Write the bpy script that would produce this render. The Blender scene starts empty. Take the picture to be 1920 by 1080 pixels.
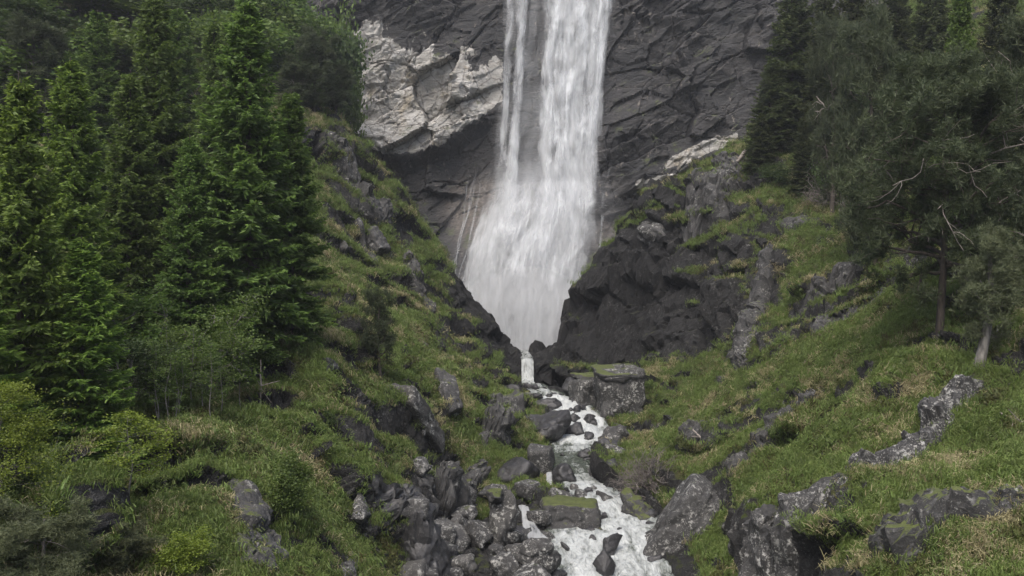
import bpy, math, random
import numpy as np
from mathutils import Vector, Matrix, Euler
from mathutils.bvhtree import BVHTree

# ------------------------------------------------------------------ camera, sky, light
scene = bpy.context.scene
COL = scene.collection
R = math.radians
cam_d = bpy.data.cameras.new('camera'); cam = bpy.data.objects.new('camera', cam_d); COL.objects.link(cam)
cam_d.sensor_width = 36; cam_d.lens = 30.0; cam_d.clip_start = 0.5; cam_d.clip_end = 2000
cam.location = (0, 0, 0); cam.rotation_euler = (R(90), 0, 0)
scene.camera = cam
SUN_EL, SUN_AZ = 58, 200          # degrees; azimuth clockwise from +Y
world = bpy.data.worlds.new('World'); scene.world = world; world.use_nodes = True
wn = world.node_tree.nodes; wl = world.node_tree.links
bg = wn['Background']; sky = wn.new('ShaderNodeTexSky'); sky.sky_type = 'NISHITA'; sky.sun_disc = False
sky.sun_elevation = R(SUN_EL); sky.sun_rotation = R(SUN_AZ); sky.dust_density = 6.0; sky.air_density = 1.0; sky.ozone_density = 1.0
wl.new(sky.outputs[0], bg.inputs[0]); bg.inputs[1].default_value = 0.12
sun_d = bpy.data.lights.new('sun', 'SUN'); sun = bpy.data.objects.new('sun', sun_d); COL.objects.link(sun)
sun_d.energy = 1.3; sun_d.angle = R(40); sun_d.color = (1.0, 0.985, 0.96)
_s = Vector((math.sin(R(SUN_AZ)) * math.cos(R(SUN_EL)), math.cos(R(SUN_AZ)) * math.cos(R(SUN_EL)), math.sin(R(SUN_EL))))
sun.rotation_euler = (-_s).to_track_quat('-Z', 'Y').to_euler(); sun.location = (0, 0, 90)
vs = scene.view_settings; vs.view_transform = 'Standard'; vs.look = 'None'; vs.exposure = 1.05; vs.gamma = 1.0
cy = scene.cycles
cy.max_bounces = 6; cy.diffuse_bounces = 3; cy.glossy_bounces = 2; cy.transmission_bounces = 4
cy.transparent_max_bounces = 24; cy.volume_bounces = 0; cy.use_denoising = True
cy.volume_step_rate = 2.0; cy.volume_max_steps = 96

F = 1600.0
def at(u, v, Y): return np.array(((u - 960) / F * Y, Y, (540 - v) / F * Y))
rng = np.random.default_rng(7); random.seed(7)

# ------------------------------------------------------------------ numpy noise
_perm = np.random.default_rng(3).permutation(256); _perm = np.concatenate([_perm, _perm, _perm])
_g = np.random.default_rng(4).normal(size=(256, 3)); _g /= np.linalg.norm(_g, axis=1)[:, None]
def perlin(x, y, z):
    xi, yi, zi = np.floor(x).astype(int), np.floor(y).astype(int), np.floor(z).astype(int)
    xf, yf, zf = x - xi, y - yi, z - zi
    f = lambda t: t * t * t * (t * (t * 6 - 15) + 10)
    a, b, c = f(xf), f(yf), f(zf)
    def g(dx, dy, dz):
        h = _perm[_perm[_perm[(xi + dx) & 255] + ((yi + dy) & 255)] + ((zi + dz) & 255)]
        q = _g[h]
        return q[..., 0] * (xf - dx) + q[..., 1] * (yf - dy) + q[..., 2] * (zf - dz)
    l = lambda p, q, t: p + t * (q - p)
    return l(l(l(g(0,0,0), g(1,0,0), a), l(g(0,1,0), g(1,1,0), a), b), l(l(g(0,0,1), g(1,0,1), a), l(g(0,1,1), g(1,1,1), a), b), c) * 1.6
def fbm(x, y, z, o=4, gain=.5):
    s, amp = 0, 1
    for k in range(o):
        s = s + amp * perlin(x + 17.3 * k, y - 9.1 * k, z + 5.7 * k); x, y, z = x * 2.03, y * 2.03, z * 2.03; amp *= gain
    return s
def hash3(ix, iy, iz): return _perm[_perm[_perm[ix & 255] + (iy & 255)] + (iz & 255)]
_hr = np.random.default_rng(9).random((256, 8))
def blocks(P, size):
    """angular rock relief: every 3-D Voronoi cell is a tilted facet at its own height; returns (height, gap between the two nearest cells)"""
    Q = P / size; I = np.floor(Q).astype(int)
    d1 = np.full(len(P), 9.0); d2 = np.full(len(P), 9.0); h1 = np.zeros(len(P))
    for dx in (-1, 0, 1):
        for dy in (-1, 0, 1):
            for dz in (-1, 0, 1):
                r = _hr[hash3(I[:, 0] + dx, I[:, 1] + dy, I[:, 2] + dz)]
                c = I + (dx, dy, dz) + r[:, :3]; D = Q - c; d = (D * D).sum(1)
                h = (r[:, 3] - .5) + ((r[:, 4:7] - .5) * D).sum(1) * 1.5
                n = d < d1; d2 = np.where(n, d1, np.minimum(d2, d)); h1 = np.where(n, h, h1); d1 = np.where(n, d, d1)
    return h1, np.sqrt(d2) - np.sqrt(d1)
def sst(a, b, x): t = np.clip((x - a) / (b - a), 0, 1); return t * t * (3 - 2 * t)

# ------------------------------------------------------------------ mesh helpers
def mesh_np(name, V, Fq, attrs=None, smooth=True, uv=None):
    V = np.asarray(V, np.float32); Fq = np.asarray(Fq, np.int32); k = Fq.shape[1]
    me = bpy.data.meshes.new(name)
    me.vertices.add(len(V)); me.vertices.foreach_set('co', V.ravel())
    me.loops.add(Fq.size); me.loops.foreach_set('vertex_index', Fq.ravel())
    me.polygons.add(len(Fq)); me.polygons.foreach_set('loop_start', np.arange(0, Fq.size, k, dtype=np.int32))
    me.polygons.foreach_set('loop_total', np.full(len(Fq), k, np.int32))
    me.polygons.foreach_set('use_smooth', np.full(len(Fq), smooth) if np.isscalar(smooth) else np.asarray(smooth))
    for n, a in (attrs or {}).items():
        t = me.attributes.new(n, 'FLOAT', 'POINT'); t.data.foreach_set('value', np.asarray(a, np.float32))
    if uv is not None:
        l = me.uv_layers.new(name='UVMap'); l.data.foreach_set('uv', np.asarray(uv, np.float32)[Fq.ravel()].ravel())
    me.update(calc_edges=True); me.validate()
    return me
def grid_faces(nr, nc):
    i = np.arange(nr * nc).reshape(nr, nc)
    return np.stack([i[:-1, :-1], i[:-1, 1:], i[1:, 1:], i[1:, :-1]], -1).reshape(-1, 4)
def obj(name, me, mat=None, parent=None):
    o = bpy.data.objects.new(name, me); COL.objects.link(o)
    if mat and me is not None and not me.materials: me.materials.append(mat)
    if parent: o.parent = parent
    return o
def tag(o, label=None, cat=None, group=None, kind=None):
    if label: o['label'] = label
    if cat: o['category'] = cat
    if group: o['group'] = group
    if kind: o['kind'] = kind
    return o
def empty(name, loc, rz=0, sc=1.0):
    o = bpy.data.objects.new(name, None); COL.objects.link(o); o.location = loc; o.rotation_euler = (0, 0, rz)
    o.scale = (sc, sc, sc) if np.isscalar(sc) else sc; o.empty_display_size = .3
    return o

# ------------------------------------------------------------------ materials
class NT:
    def __init__(s, name):
        s.m = bpy.data.materials.new(name); s.m.use_nodes = True; s.t = s.m.node_tree; s.n = s.t.nodes; s.l = s.t.links
        s.b = s.n['Principled BSDF']; s.out = s.n['Material Output']
    def new(s, t, **kw):
        x = s.n.new(t)
        for k, v in kw.items(): setattr(x, k, v)
        return x
    def put(s, inp, v):
        if hasattr(v, 'node') or isinstance(v, bpy.types.NodeSocket): s.l.new(v, inp)
        elif v is not None: inp.default_value = v if not isinstance(v, tuple) or len(v) == len(inp.default_value) else (*v, 1)
    def math(s, op, a, b=None, clamp=False):
        x = s.new('ShaderNodeMath', operation=op, use_clamp=clamp); s.put(x.inputs[0], a)
        if b is not None: s.put(x.inputs[1], b)
        return x.outputs[0]
    def step(s, v, a, b):
        x = s.new('ShaderNodeMapRange', interpolation_type='SMOOTHSTEP'); s.put(x.inputs[0], v)
        x.inputs[1].default_value = a; x.inputs[2].default_value = b; return x.outputs[0]
    def mix(s, f, a, b):
        x = s.new('ShaderNodeMix', data_type='RGBA'); s.put(x.inputs[0], f); s.put(x.inputs[6], a); s.put(x.inputs[7], b); return x.outputs[2]
    def noise(s, co, scale, detail=4, rough=.55, dist=0.0):
        x = s.new('ShaderNodeTexNoise'); s.put(x.inputs['Vector'], co); x.inputs['Scale'].default_value = scale
        x.inputs['Detail'].default_value = detail; x.inputs['Roughness'].default_value = rough; x.inputs['Distortion'].default_value = dist
        return x.outputs[0]
    def vor(s, co, scale, feat='F1', out=0):
        x = s.new('ShaderNodeTexVoronoi', feature=feat); s.put(x.inputs['Vector'], co); x.inputs['Scale'].default_value = scale; return x.outputs[out]
    def mapping(s, co, scale=(1, 1, 1), rot=(0, 0, 0), loc=(0, 0, 0)):
        x = s.new('ShaderNodeMapping'); s.put(x.inputs[0], co); x.inputs['Scale'].default_value = scale
        x.inputs['Rotation'].default_value = rot; x.inputs['Location'].default_value = loc; return x.outputs[0]
    def attr(s, n): return s.new('ShaderNodeAttribute', attribute_name=n).outputs['Fac']
    def pos(s): return s.new('ShaderNodeNewGeometry').outputs['Position']
    def nz(s):
        x = s.new('ShaderNodeSeparateXYZ'); s.l.new(s.new('ShaderNodeNewGeometry').outputs['Normal'], x.inputs[0]); return x.outputs[2]
    def bump(s, h, strength=.5, dist=.1):
        x = s.new('ShaderNodeBump'); s.put(x.inputs['Height'], h); x.inputs['Strength'].default_value = strength; x.inputs['Distance'].default_value = dist
        return x.outputs[0]
    def rand(s): return s.new('ShaderNodeObjectInfo').outputs['Random']

def rock_nodes(t, co, base=(.034, .034, .034), lichen=.5, moss=.5, lsc=1.0):
    """colour, roughness and height sockets of weathered gneiss with lichen and moss"""
    n1 = t.noise(co, .7, 5, .6); n2 = t.noise(co, 5, 5, .65); n3 = t.noise(co, 28, 3, .6)
    dark = tuple(c * .5 for c in base); lite = tuple(c * 1.9 for c in base)
    c = t.mix(t.step(n1, .35, .68), (*dark, 1), (*base, 1))
    c = t.mix(t.step(n2, .5, .75), c, (*lite, 1))
    c = t.mix(t.math('MULTIPLY', t.step(n3, .55, .75), .35), c, (.13, .115, .11, 1))
    # pale crustose lichen in patches and specks
    lp = t.noise(co, 1.1 * lsc, 3, .6); lv = t.noise(co, 5 * lsc, 5, .7)
    lm = t.math('MULTIPLY', t.step(lp, .62 - .22 * lichen, .78 - .18 * lichen), t.step(lv, .52, .6))
    sp = t.math('MULTIPLY', t.math('MULTIPLY', t.step(t.noise(co, 17 * lsc, 3, .6), .64 - .07 * lichen, .70 - .07 * lichen), .75), t.step(t.noise(co, 1.7, 3, .5), .38, .62))
    lm = t.math('MAXIMUM', lm, sp)
    c = t.mix(t.math('MULTIPLY', lm, min(1, .45 + .5 * lichen)), c, (.27, .27, .255, 1))
    nz = t.nz(); mm = t.math('ADD', nz, t.math('MULTIPLY', t.math('SUBTRACT', t.noise(co, 1.6, 5, .65), .5), 1.5))
    mm = t.step(mm, 1.28 - .75 * moss, 1.48 - .75 * moss)
    mc = t.mix(t.noise(co, 3, 4), (.026, .035, .010, 1), (.075, .09, .018, 1))
    c = t.mix(mm, c, mc)
    h = t.math('ADD', t.math('MULTIPLY', n2, .6), t.math('MULTIPLY', n3, .25))
    rough = .82
    return c, rough, h, mm
def rock_mat(name, **kw):
    t = NT(name); co = t.pos()
    c, r, h, mm = rock_nodes(t, co, **kw)
    t.put(t.b.inputs['Base Color'], c); t.put(t.b.inputs['Roughness'], kw.get('rough', .75) if 'rough' in kw else r)
    t.put(t.b.inputs['Normal'], t.bump(h, .9, .09)); return t.m
M = {}
M['rock'] = rock_mat('rock_lichen', lichen=1.0, moss=.25)
M['rock_pale'] = rock_mat('rock_pale_lichen', base=(.058, .057, .055), lichen=1.0, moss=.15)
M['rock_wet'] = rock_mat('rock_wet', base=(.03, .03, .032), lichen=.15, moss=.2); M['rock_wet'].node_tree.nodes['Principled BSDF'].inputs['Roughness'].default_value = .45
M['rock_mossy'] = rock_mat('rock_mossy', lichen=.5, moss=.95)
M['rock_slope'] = rock_mat('rock_slope', base=(.038, .038, .038), lichen=.55, moss=.55)

def terrain_mat():
    t = NT('hillside'); p = t.pos()
    c, r, h, mm = rock_nodes(t, p, base=(.034, .034, .034), lichen=.5, moss=.5)
    c = t.mix(t.math('MULTIPLY', t.attr('wet'), .6), c, (.010, .010, .011, 1))
    n = t.noise(p, .5, 5, .6); n2 = t.noise(p, 2.3, 5, .65); n3 = t.noise(p, 14, 3, .7)
    g = t.mix(t.step(n, .35, .65), (.060, .064, .020, 1), (.050, .078, .015, 1))
    g = t.mix(t.step(n2, .5, .72), g, (.12, .11, .05, 1))
    g = t.mix(t.math('MULTIPLY', t.step(n3, .55, .72), .45), g, (.03, .026, .014, 1))
    f = t.attr('rock')
    f = t.step(t.math('ADD', f, t.math('MULTIPLY', t.math('SUBTRACT', t.noise(p, 3.0, 5, .7), .5), .7)), .42, .58)
    t.put(t.b.inputs['Base Color'], t.mix(f, g, c)); t.b.inputs['Roughness'].default_value = .85
    t.b.inputs['Specular IOR Level'].default_value = .3
    t.put(t.b.inputs['Normal'], t.bump(t.math('ADD', h, t.math('ADD', n3, t.math('MULTIPLY', t.noise(t.mapping(p, (1, .6, .8), (.3, .5, .2)), 2.2, 6, .7), 1.6))), 1.0, .2)); return t.m
M['terrain'] = terrain_mat()

def cliff_mat():
    t = NT('cliff_rock'); p = t.pos()
    st = t.mapping(p, (1, 1, .10)); dg = t.mapping(p, (.25, .25, 1.0), (0, R(-28), 0))
    n = t.noise(p, .16, 5, .6); band = t.noise(dg, .9, 5, .65); streak = t.noise(st, 1.1, 5, .7); fine = t.noise(p, 2.6, 5, .7)
    c = t.mix(t.step(n, .35, .65), (.015, .016, .018, 1), (.031, .030, .031, 1))
    c = t.mix(t.math('MULTIPLY', t.step(band, .52, .7), .7), c, (.066, .062, .058, 1))
    c = t.mix(t.math('MULTIPLY', t.step(fine, .5, .75), .6), c, (.015, .015, .017, 1))
    fl = t.math('MULTIPLY', t.step(t.noise(t.mapping(p, (1, 1, .55), (0, .5, 0)), 1.5, 6, .75), .57, .64), t.step(t.noise(p, .23, 3, .5), .45, .6))
    c = t.mix(t.math('MULTIPLY', fl, .75), c, (.21, .19, .165, 1))
    c = t.mix(t.math('MULTIPLY', t.step(streak, .53, .68), .75), c, (.012, .012, .014, 1))
    ck = t.vor(t.mapping(t.new('ShaderNodeVectorMath', operation='ADD').outputs[0] if 0 else p, (.35, .35, 1.0), (0, R(-28), 0)), 1.1, 'DISTANCE_TO_EDGE')
    ck = t.math('SUBTRACT', 1.0, t.step(t.math('ADD', ck, t.math('MULTIPLY', t.math('SUBTRACT', fine, .5), .22)), -.03, .05))
    c = t.mix(t.math('MULTIPLY', ck, .45), c, (.008, .008, .009, 1))
    brown = t.mix(t.step(t.noise(p, .5, 4), .4, .6), (.12, .10, .085, 1), (.17, .145, .12, 1))
    c = t.mix(t.attr('tan'), c, t.mix(t.step(fine, .4, .65), brown, (.06, .055, .052, 1)))
    pale = t.mix(t.step(t.noise(p, .55, 5, .65), .35, .65), (.30, .29, .265, 1), (.41, .405, .39, 1))
    pale = t.mix(t.step(t.noise(p, .33, 4, .6), .55, .7), pale, (.26, .235, .185, 1))
    cr = t.vor(t.mapping(p, (1, 1, 1), (.3, .5, 0)), .42, 'DISTANCE_TO_EDGE')
    wob = t.math('ADD', cr, t.math('MULTIPLY', t.math('SUBTRACT', fine, .5), .16))
    pale = t.mix(t.math('MULTIPLY', t.math('SUBTRACT', 1.0, t.step(wob, -.02, .07)), .8), pale, (.09, .08, .07, 1))
    pm = t.math('ADD', t.attr('pale'), t.math('MULTIPLY', t.math('SUBTRACT', streak, .5), 1.7))
    pm = t.math('ADD', pm, t.math('MULTIPLY', t.math('SUBTRACT', t.noise(p, .8, 5, .7), .5), .9))
    c = t.mix(t.step(pm, .45, .58), c, pale)
    gm = t.math('MULTIPLY', t.step(t.noise(p, .45, 5, .7), .56, .68), t.step(t.nz(), .05, .4))
    c = t.mix(gm, c, (.055, .07, .022, 1))
    t.put(t.b.inputs['Base Color'], c); t.b.inputs['Roughness'].default_value = .62
    t.put(t.b.inputs['Normal'], t.bump(t.math('ADD', t.math('ADD', fine, t.math('MULTIPLY', t.noise(t.mapping(p, (.5, .5, 2.2), (0, R(-28), 0)), 1.8, 6, .75), 1.3)), t.math('MULTIPLY', band, .8)), .7, .45)); return t.m
M['cliff'] = cliff_mat()

def foliage_mat(name, dark, lite, tipc, trans=.25, rough=.6, var=.35):
    t = NT(name); a = t.attr('tip'); r = t.rand(); p = t.pos()
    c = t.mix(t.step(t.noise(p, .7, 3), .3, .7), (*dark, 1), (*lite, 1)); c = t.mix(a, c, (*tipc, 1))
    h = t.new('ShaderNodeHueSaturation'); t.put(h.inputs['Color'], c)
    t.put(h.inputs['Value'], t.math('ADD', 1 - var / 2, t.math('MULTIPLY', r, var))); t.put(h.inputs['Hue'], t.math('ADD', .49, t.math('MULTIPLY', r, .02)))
    c = h.outputs[0]
    d = t.new('ShaderNodeBsdfDiffuse'); tr = t.new('ShaderNodeBsdfTranslucent'); gl = t.new('ShaderNodeBsdfGlossy'); gl.inputs['Roughness'].default_value = rough
    t.put(d.inputs[0], c); t.put(tr.inputs[0], c); gl.inputs[0].default_value = (.6, .65, .6, 1)
    m1 = t.new('ShaderNodeMixShader'); m1.inputs[0].default_value = trans; t.l.new(d.outputs[0], m1.inputs[1]); t.l.new(tr.outputs[0], m1.inputs[2])
    m2 = t.new('ShaderNodeMixShader'); m2.inputs[0].default_value = .035; t.l.new(m1.outputs[0], m2.inputs[1]); t.l.new(gl.outputs[0], m2.inputs[2])
    t.l.new(m2.outputs[0], t.out.inputs[0]); return t.m
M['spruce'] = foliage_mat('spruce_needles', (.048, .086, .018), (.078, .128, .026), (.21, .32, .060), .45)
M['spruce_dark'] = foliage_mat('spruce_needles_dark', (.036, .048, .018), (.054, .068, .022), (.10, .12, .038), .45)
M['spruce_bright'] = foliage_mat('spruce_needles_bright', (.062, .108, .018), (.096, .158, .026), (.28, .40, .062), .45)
M['pine'] = foliage_mat('pine_needles', (.032, .046, .022), (.052, .068, .030), (.095, .118, .052), .4)
M['leaf'] = foliage_mat('broad_leaf', (.058, .102, .020), (.085, .14, .026), (.13, .19, .036), .45)
M['leaf_dark'] = foliage_mat('broad_leaf_dark', (.032, .055, .017), (.045, .075, .02), (.07, .105, .03), .4)
M['leaf_yellow'] = foliage_mat('broad_leaf_yellow', (.10, .145, .016), (.14, .19, .02), (.20, .25, .03), .45)
M['juniper'] = foliage_mat('juniper', (.06, .075, .036), (.09, .105, .05), (.13, .145, .075), .35)
M['grass'] = foliage_mat('grass_blade', (.074, .120, .024), (.112, .166, .032), (.16, .20, .058), .4, var=.6)
M['dry'] = foliage_mat('dry_grass', (.18, .155, .07), (.28, .25, .135), (.38, .34, .20), .35, var=.6)
M['heath'] = foliage_mat('heath', (.045, .060, .018), (.085, .070, .026), (.10, .11, .03), .3, var=.6)
def bark_mat(name, a, b):
    t = NT(name); co = t.new('ShaderNodeTexCoord').outputs['Object']
    n = t.noise(t.mapping(co, (1, 1, .18)), 9, 5, .7)
    t.put(t.b.inputs['Base Color'], t.mix(t.step(n, .3, .7), (*a, 1), (*b, 1))); t.b.inputs['Roughness'].default_value = .9
    t.put(t.b.inputs['Normal'], t.bump(n, .9, .06)); return t.m
M['bark'] = bark_mat('bark', (.025, .02, .016), (.075, .062, .05))
M['bark_grey'] = bark_mat('bark_grey', (.07, .065, .06), (.22, .21, .19))
M['dead'] = bark_mat('dead_wood', (.11, .095, .085), (.28, .25, .225))
M['twig'] = bark_mat('bare_twig', (.08, .07, .064), (.19, .17, .155))

def water_mat(name, lo, hi, su, sv, trans=.35, foamc=(.58, .605, .63)):
    """falling white water: dense where streaks overlap, thinning to nothing between them"""
    t = NT(name); uv = t.new('ShaderNodeUVMap').outputs[0]; sd = t.attr('seed')
    cb = t.new('ShaderNodeCombineXYZ'); t.l.new(sd, cb.inputs[2]); t.l.new(t.math('MULTIPLY', sd, 3.7), cb.inputs[0])
    ad = t.new('ShaderNodeVectorMath', operation='ADD'); t.l.new(uv, ad.inputs[0]); t.l.new(cb.outputs[0], ad.inputs[1]); q = ad.outputs[0]
    wv = t.new('ShaderNodeTexNoise'); t.put(wv.inputs['Vector'], t.mapping(q, (.35, .12, 1))); wv.inputs['Scale'].default_value = 1.0; wv.inputs['Detail'].default_value = 3
    wm = t.new('ShaderNodeVectorMath', operation='MULTIPLY_ADD'); t.l.new(wv.outputs['Color'], wm.inputs[0]); wm.inputs[1].default_value = (1.3, 0, 0); t.l.new(q, wm.inputs[2]); q = wm.outputs[0]
    n1 = t.noise(t.mapping(q, (su, sv, 1)), 1.0, 4, .58, .5); n2 = t.noise(t.mapping(q, (su * 2.6, sv * 2.6, 1)), 1.0, 4, .6, .5)
    n3 = t.noise(t.mapping(q, (.35, .16, 1)), 1.0, 4, .6, .6)
    s = t.math('ADD', t.math('MULTIPLY', n1, .36), t.math('ADD', t.math('MULTIPLY', n2, .18), t.math('MULTIPLY', n3, .50)))
    a = t.math('ADD', s, t.math('MULTIPLY', t.math('SUBTRACT', t.attr('edge'), 1.0), .42))
    a = t.math('MULTIPLY', t.step(a, lo, hi), t.attr('dens'))
    d = t.new('ShaderNodeBsdfDiffuse'); d.inputs[0].default_value = (*foamc, 1); tr = t.new('ShaderNodeBsdfTranslucent'); tr.inputs[0].default_value = (*foamc, 1)
    t.put(d.inputs['Normal'], t.bump(t.math('ADD', n1, t.math('MULTIPLY', n2, .6)), .6, .35))
    m1 = t.new('ShaderNodeMixShader'); m1.inputs[0].default_value = trans; t.l.new(d.outputs[0], m1.inputs[1]); t.l.new(tr.outputs[0], m1.inputs[2])
    m2 = t.new('ShaderNodeMixShader'); tp = t.new('ShaderNodeBsdfTransparent'); t.l.new(a, m2.inputs[0]); t.l.new(tp.outputs[0], m2.inputs[1]); t.l.new(m1.outputs[0], m2.inputs[2])
    t.l.new(m2.outputs[0], t.out.inputs[0]); return t.m
M['fall'] = water_mat('falling_water', .36, .66, .7, .07)
M['apron'] = water_mat('spreading_water', .32, .68, .6, .16)
M['spill'] = water_mat('spilling_water', .36, .58, 3.5, .7, foamc=(.46, .48, .49))
M['strand'] = water_mat('water_strands', .48, .72, 1.0, .10, .2, (.66, .69, .72))
def stream_mat():
    t = NT('stream_water'); uv = t.new('ShaderNodeUVMap').outputs[0]; p = t.pos()
    n1 = t.noise(t.mapping(uv, (1.6, .55, 1)), 1.0, 5, .62, .6); n2 = t.noise(t.mapping(uv, (5, 2.2, 1)), 1.0, 4, .65, .5)
    s = t.math('ADD', t.math('MULTIPLY', n1, .65), t.math('MULTIPLY', n2, .35)); s = t.math('ADD', s, t.math('MULTIPLY', t.math('SUBTRACT', t.attr('foam'), .5), .6))
    f = t.step(s, .40, .66)
    t.put(t.b.inputs['Base Color'], t.mix(f, (.06, .072, .058, 1), (.42, .445, .445, 1)))
    t.put(t.b.inputs['Roughness'], t.math('ADD', .15, t.math('MULTIPLY', f, .5))); t.b.inputs['IOR'].default_value = 1.33
    t.put(t.b.inputs['Normal'], t.bump(t.math('ADD', n1, t.math('MULTIPLY', n2, .6)), 1.0, .4)); return t.m
M['stream'] = stream_mat()

# ------------------------------------------------------------------ terrain heightfield
CP = [ # (u, v, depth) read off the slopes
 (0,1080,20),(200,1080,23),(400,1080,26),(600,1080,29),(740,1080,31),(800,1080,33),(400,1000,28.5),(600,1000,32),(720,1000,34.5),(830,970,40),
 (300,900,30),(500,880,33.5),(650,900,37),(705,905,38.5),(845,905,46),(870,940,45),(350,800,35),(500,780,39),(650,790,42),(780,800,46),(870,830,50),(930,770,60),
 (480,690,44),(600,690,47),(710,700,50),(800,690,55),(870,690,62),(915,715,66),(600,600,53),(700,610,57),(800,600,63),(870,610,71),(905,620,78),
 (620,500,60),(700,500,66),(800,520,73),(850,510,79),(600,400,66),(700,400,72),(780,410,78),(600,300,70),(690,300,76),(570,215,71),(640,235,76),(740,345,78),
 (880,565,82),(930,625,85),(955,650,80),(950,640,90),(900,600,89),(1000,648,92),
 (100,900,28),(200,700,42),(100,500,50),(300,400,60),(100,200,65),(400,200,72),(0,0,70),(200,0,85),(500,20,95),(540,120,92),(-200,500,36),(-200,100,60),(-300,900,20),
 (1260,1080,33),(1400,1080,29),(1600,1080,26),(1800,1080,23.5),(1920,1080,22),(1330,965,38),(1500,980,31),(1700,980,28),(1900,960,26),
 (1330,880,45),(1500,880,38),(1700,880,33),(1900,860,30),(1220,770,62),(1290,790,58),(1400,800,52),(1550,780,44),(1700,780,38),(1900,770,34),
 (1230,700,69),(1310,700,67),(1380,690,64),(1440,700,58),(1600,690,49),(1760,640,42),(1840,680,38),(1430,610,61),(1550,600,56),(1700,570,50),(1900,600,42),
 (1460,490,65),(1560,480,62),(1700,450,58),(1900,450,50),(1440,400,70),(1560,380,68),(1720,350,66),(1900,330,60),(1400,290,78),(1300,370,77),(1200,430,78.5),(1195,415,80),
 (1300,440,74.5),(1400,440,70),(1215,480,76.5),(1205,600,76.3),(1190,685,75),(1290,560,72.2),(1300,640,70.5),(1390,540,69),(1395,630,66.5),
 (1020,640,83),(1100,525,82),(1150,480,80.5),(1055,695,78.5),(1120,692,77.3),(1100,600,80.5),(1170,560,78.3),(1030,712,76),(1060,590,82.3),(1150,720,71),(940,715,75),(925,690,76.5),
 (745,985,38),(785,1060,33.8),(870,955,43.5),(780,960,40),(1600,200,80),(1900,100,70),(1700,0,90),(1470,200,90),(2150,600,36),(2150,200,55),(2150,900,26)]
def _ss(a, b, x): t = min(1, max(0, (x - a) / (b - a))); return t * t * (3 - 2 * t)
def near(u, Y): return Y * (1 - .2 * _ss(4, 12, abs((u - 960) / F * Y - 2)) * _ss(66, 46, Y))
P = [at(c[0], c[1], near(c[0], c[2])) for c in CP]
P += [np.array(p) for p in [(-18,97,9),(-9,95,-2),(0,97,-8),(3,104,-8),(9,95,-4),(16,98,3),(24,100,10),(-30,112,25),(35,110,25),(-60,112,40),(60,112,40),(-80,70,35),(80,70,35),
      (-9,10,-10),(0,10,-13.5),(3,22,-13),(9,12,-10.5),(-20,0,-6),(22,0,-6),(0,-14,-14.5),(-40,0,6),(40,0,6),(-45,30,8),(45,30,8),(3,112,-8),(-12,112,0),(18,112,2)]]
P = np.array(P)
SY = np.array([-20, 10, 20, 30, 34.5, 37.5, 39, 41.5, 43, 44, 48, 54, 56.5, 58, 60, 62, 64, 66, 70, 74.8, 75.5, 76.1, 78, 85, 95, 112])
SZ = np.array([-15, -13.4, -12.7, -12.1, -11.75, -11.5, -11.3, -11.15, -10.95, -10.8, -10.7, -10.45, -10.3, -10.0, -9.8, -9.35, -9.2, -8.8, -8.45, -8.25, -8.1, -6.35, -6.25, -6.35, -6.9, -7])
SX = np.interp(SY, [-20, 20, 30, 34.5, 39, 42, 44, 48.5, 54, 60, 66, 70, 75, 78, 85, 95, 112], [0, 3, 3.7, 4.1, 4.2, 4.9, 4.6, 3.8, 4.05, 4.6, 4.1, 2.4, 1.4, 1.35, 1.0, 1.5, 2.5])
SW = np.interp(SY, [-20, 20, 30, 34.5, 39, 42, 44, 48, 54, 60, 66, 70, 75, 78, 85, 95, 112], [2.5, 2.5, 2.4, 2.2, 2.3, 2.2, 1.0, .8, 1.0, 1.6, 1.3, .9, .32, .32, .6, 3, 4])
def stream_at(y): return np.interp(y, SY, SX), np.interp(y, SY, SZ), np.interp(y, SY, SW)
GX = np.arange(-90, 90.1, .5); GY = np.arange(-20, 120.1, .5)
def _mq(d2): return np.sqrt(d2 + 1.2)
def _fit():
    A = _mq(((P[:, None, :2] - P[None, :, :2]) ** 2).sum(-1)); n = len(P)
    T = np.zeros((n + 3, n + 3)); T[:n, :n] = A - np.eye(n) * .15; T[:n, n] = 1; T[:n, n + 1:] = P[:, :2]; T[n, :n] = 1; T[n + 1:, :n] = P[:, :2].T
    w = np.linalg.lstsq(T, np.concatenate([P[:, 2], [0, 0, 0]]), rcond=None)[0]
    Z = np.zeros((len(GY), len(GX)))
    for i, y in enumerate(GY):
        d2 = (GX[:, None] - P[None, :, 0]) ** 2 + (y - P[None, :, 1]) ** 2
        Z[i] = _mq(d2) @ w[:n] + w[n] + w[n + 1] * GX + w[n + 2] * y
    return Z
GZ = _fit()
def H0(x, y):
    fx = np.clip((x - GX[0]) / .5, 0, len(GX) - 1.001); fy = np.clip((y - GY[0]) / .5, 0, len(GY) - 1.001)
    i = fx.astype(int); j = fy.astype(int); a = fx - i; b = fy - j
    return (GZ[j, i] * (1 - a) + GZ[j, i + 1] * a) * (1 - b) + (GZ[j + 1, i] * (1 - a) + GZ[j + 1, i + 1] * a) * b
def H(x, y):
    h = H0(x, y); xs, zs, ws = stream_at(y); d = np.abs(x - xs)
    bed = zs - .55 + np.maximum(0, d - ws) * .9 + np.maximum(0, d - ws - 2.5) * 3
    k = .6; m = np.clip(.5 + .5 * (h - bed) / k, 0, 1); h2 = h * (1 - m) + bed * m - k * m * (1 - m)
    floor = zs - .7                                         # never dip below the bed next to the water
    return np.maximum(h2, np.where(d < ws + 6, floor, -99))
NC, NR = 740, 690
S = np.linspace(-.62, .62, NC); YF = np.linspace(-12, 112, 900)
XX = S[None, :] * (YF[:, None] + 20); HH = H(XX, np.repeat(YF[:, None], NC, 1))
dz = np.diff(HH, axis=0); dy = YF[1] - YF[0]
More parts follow.
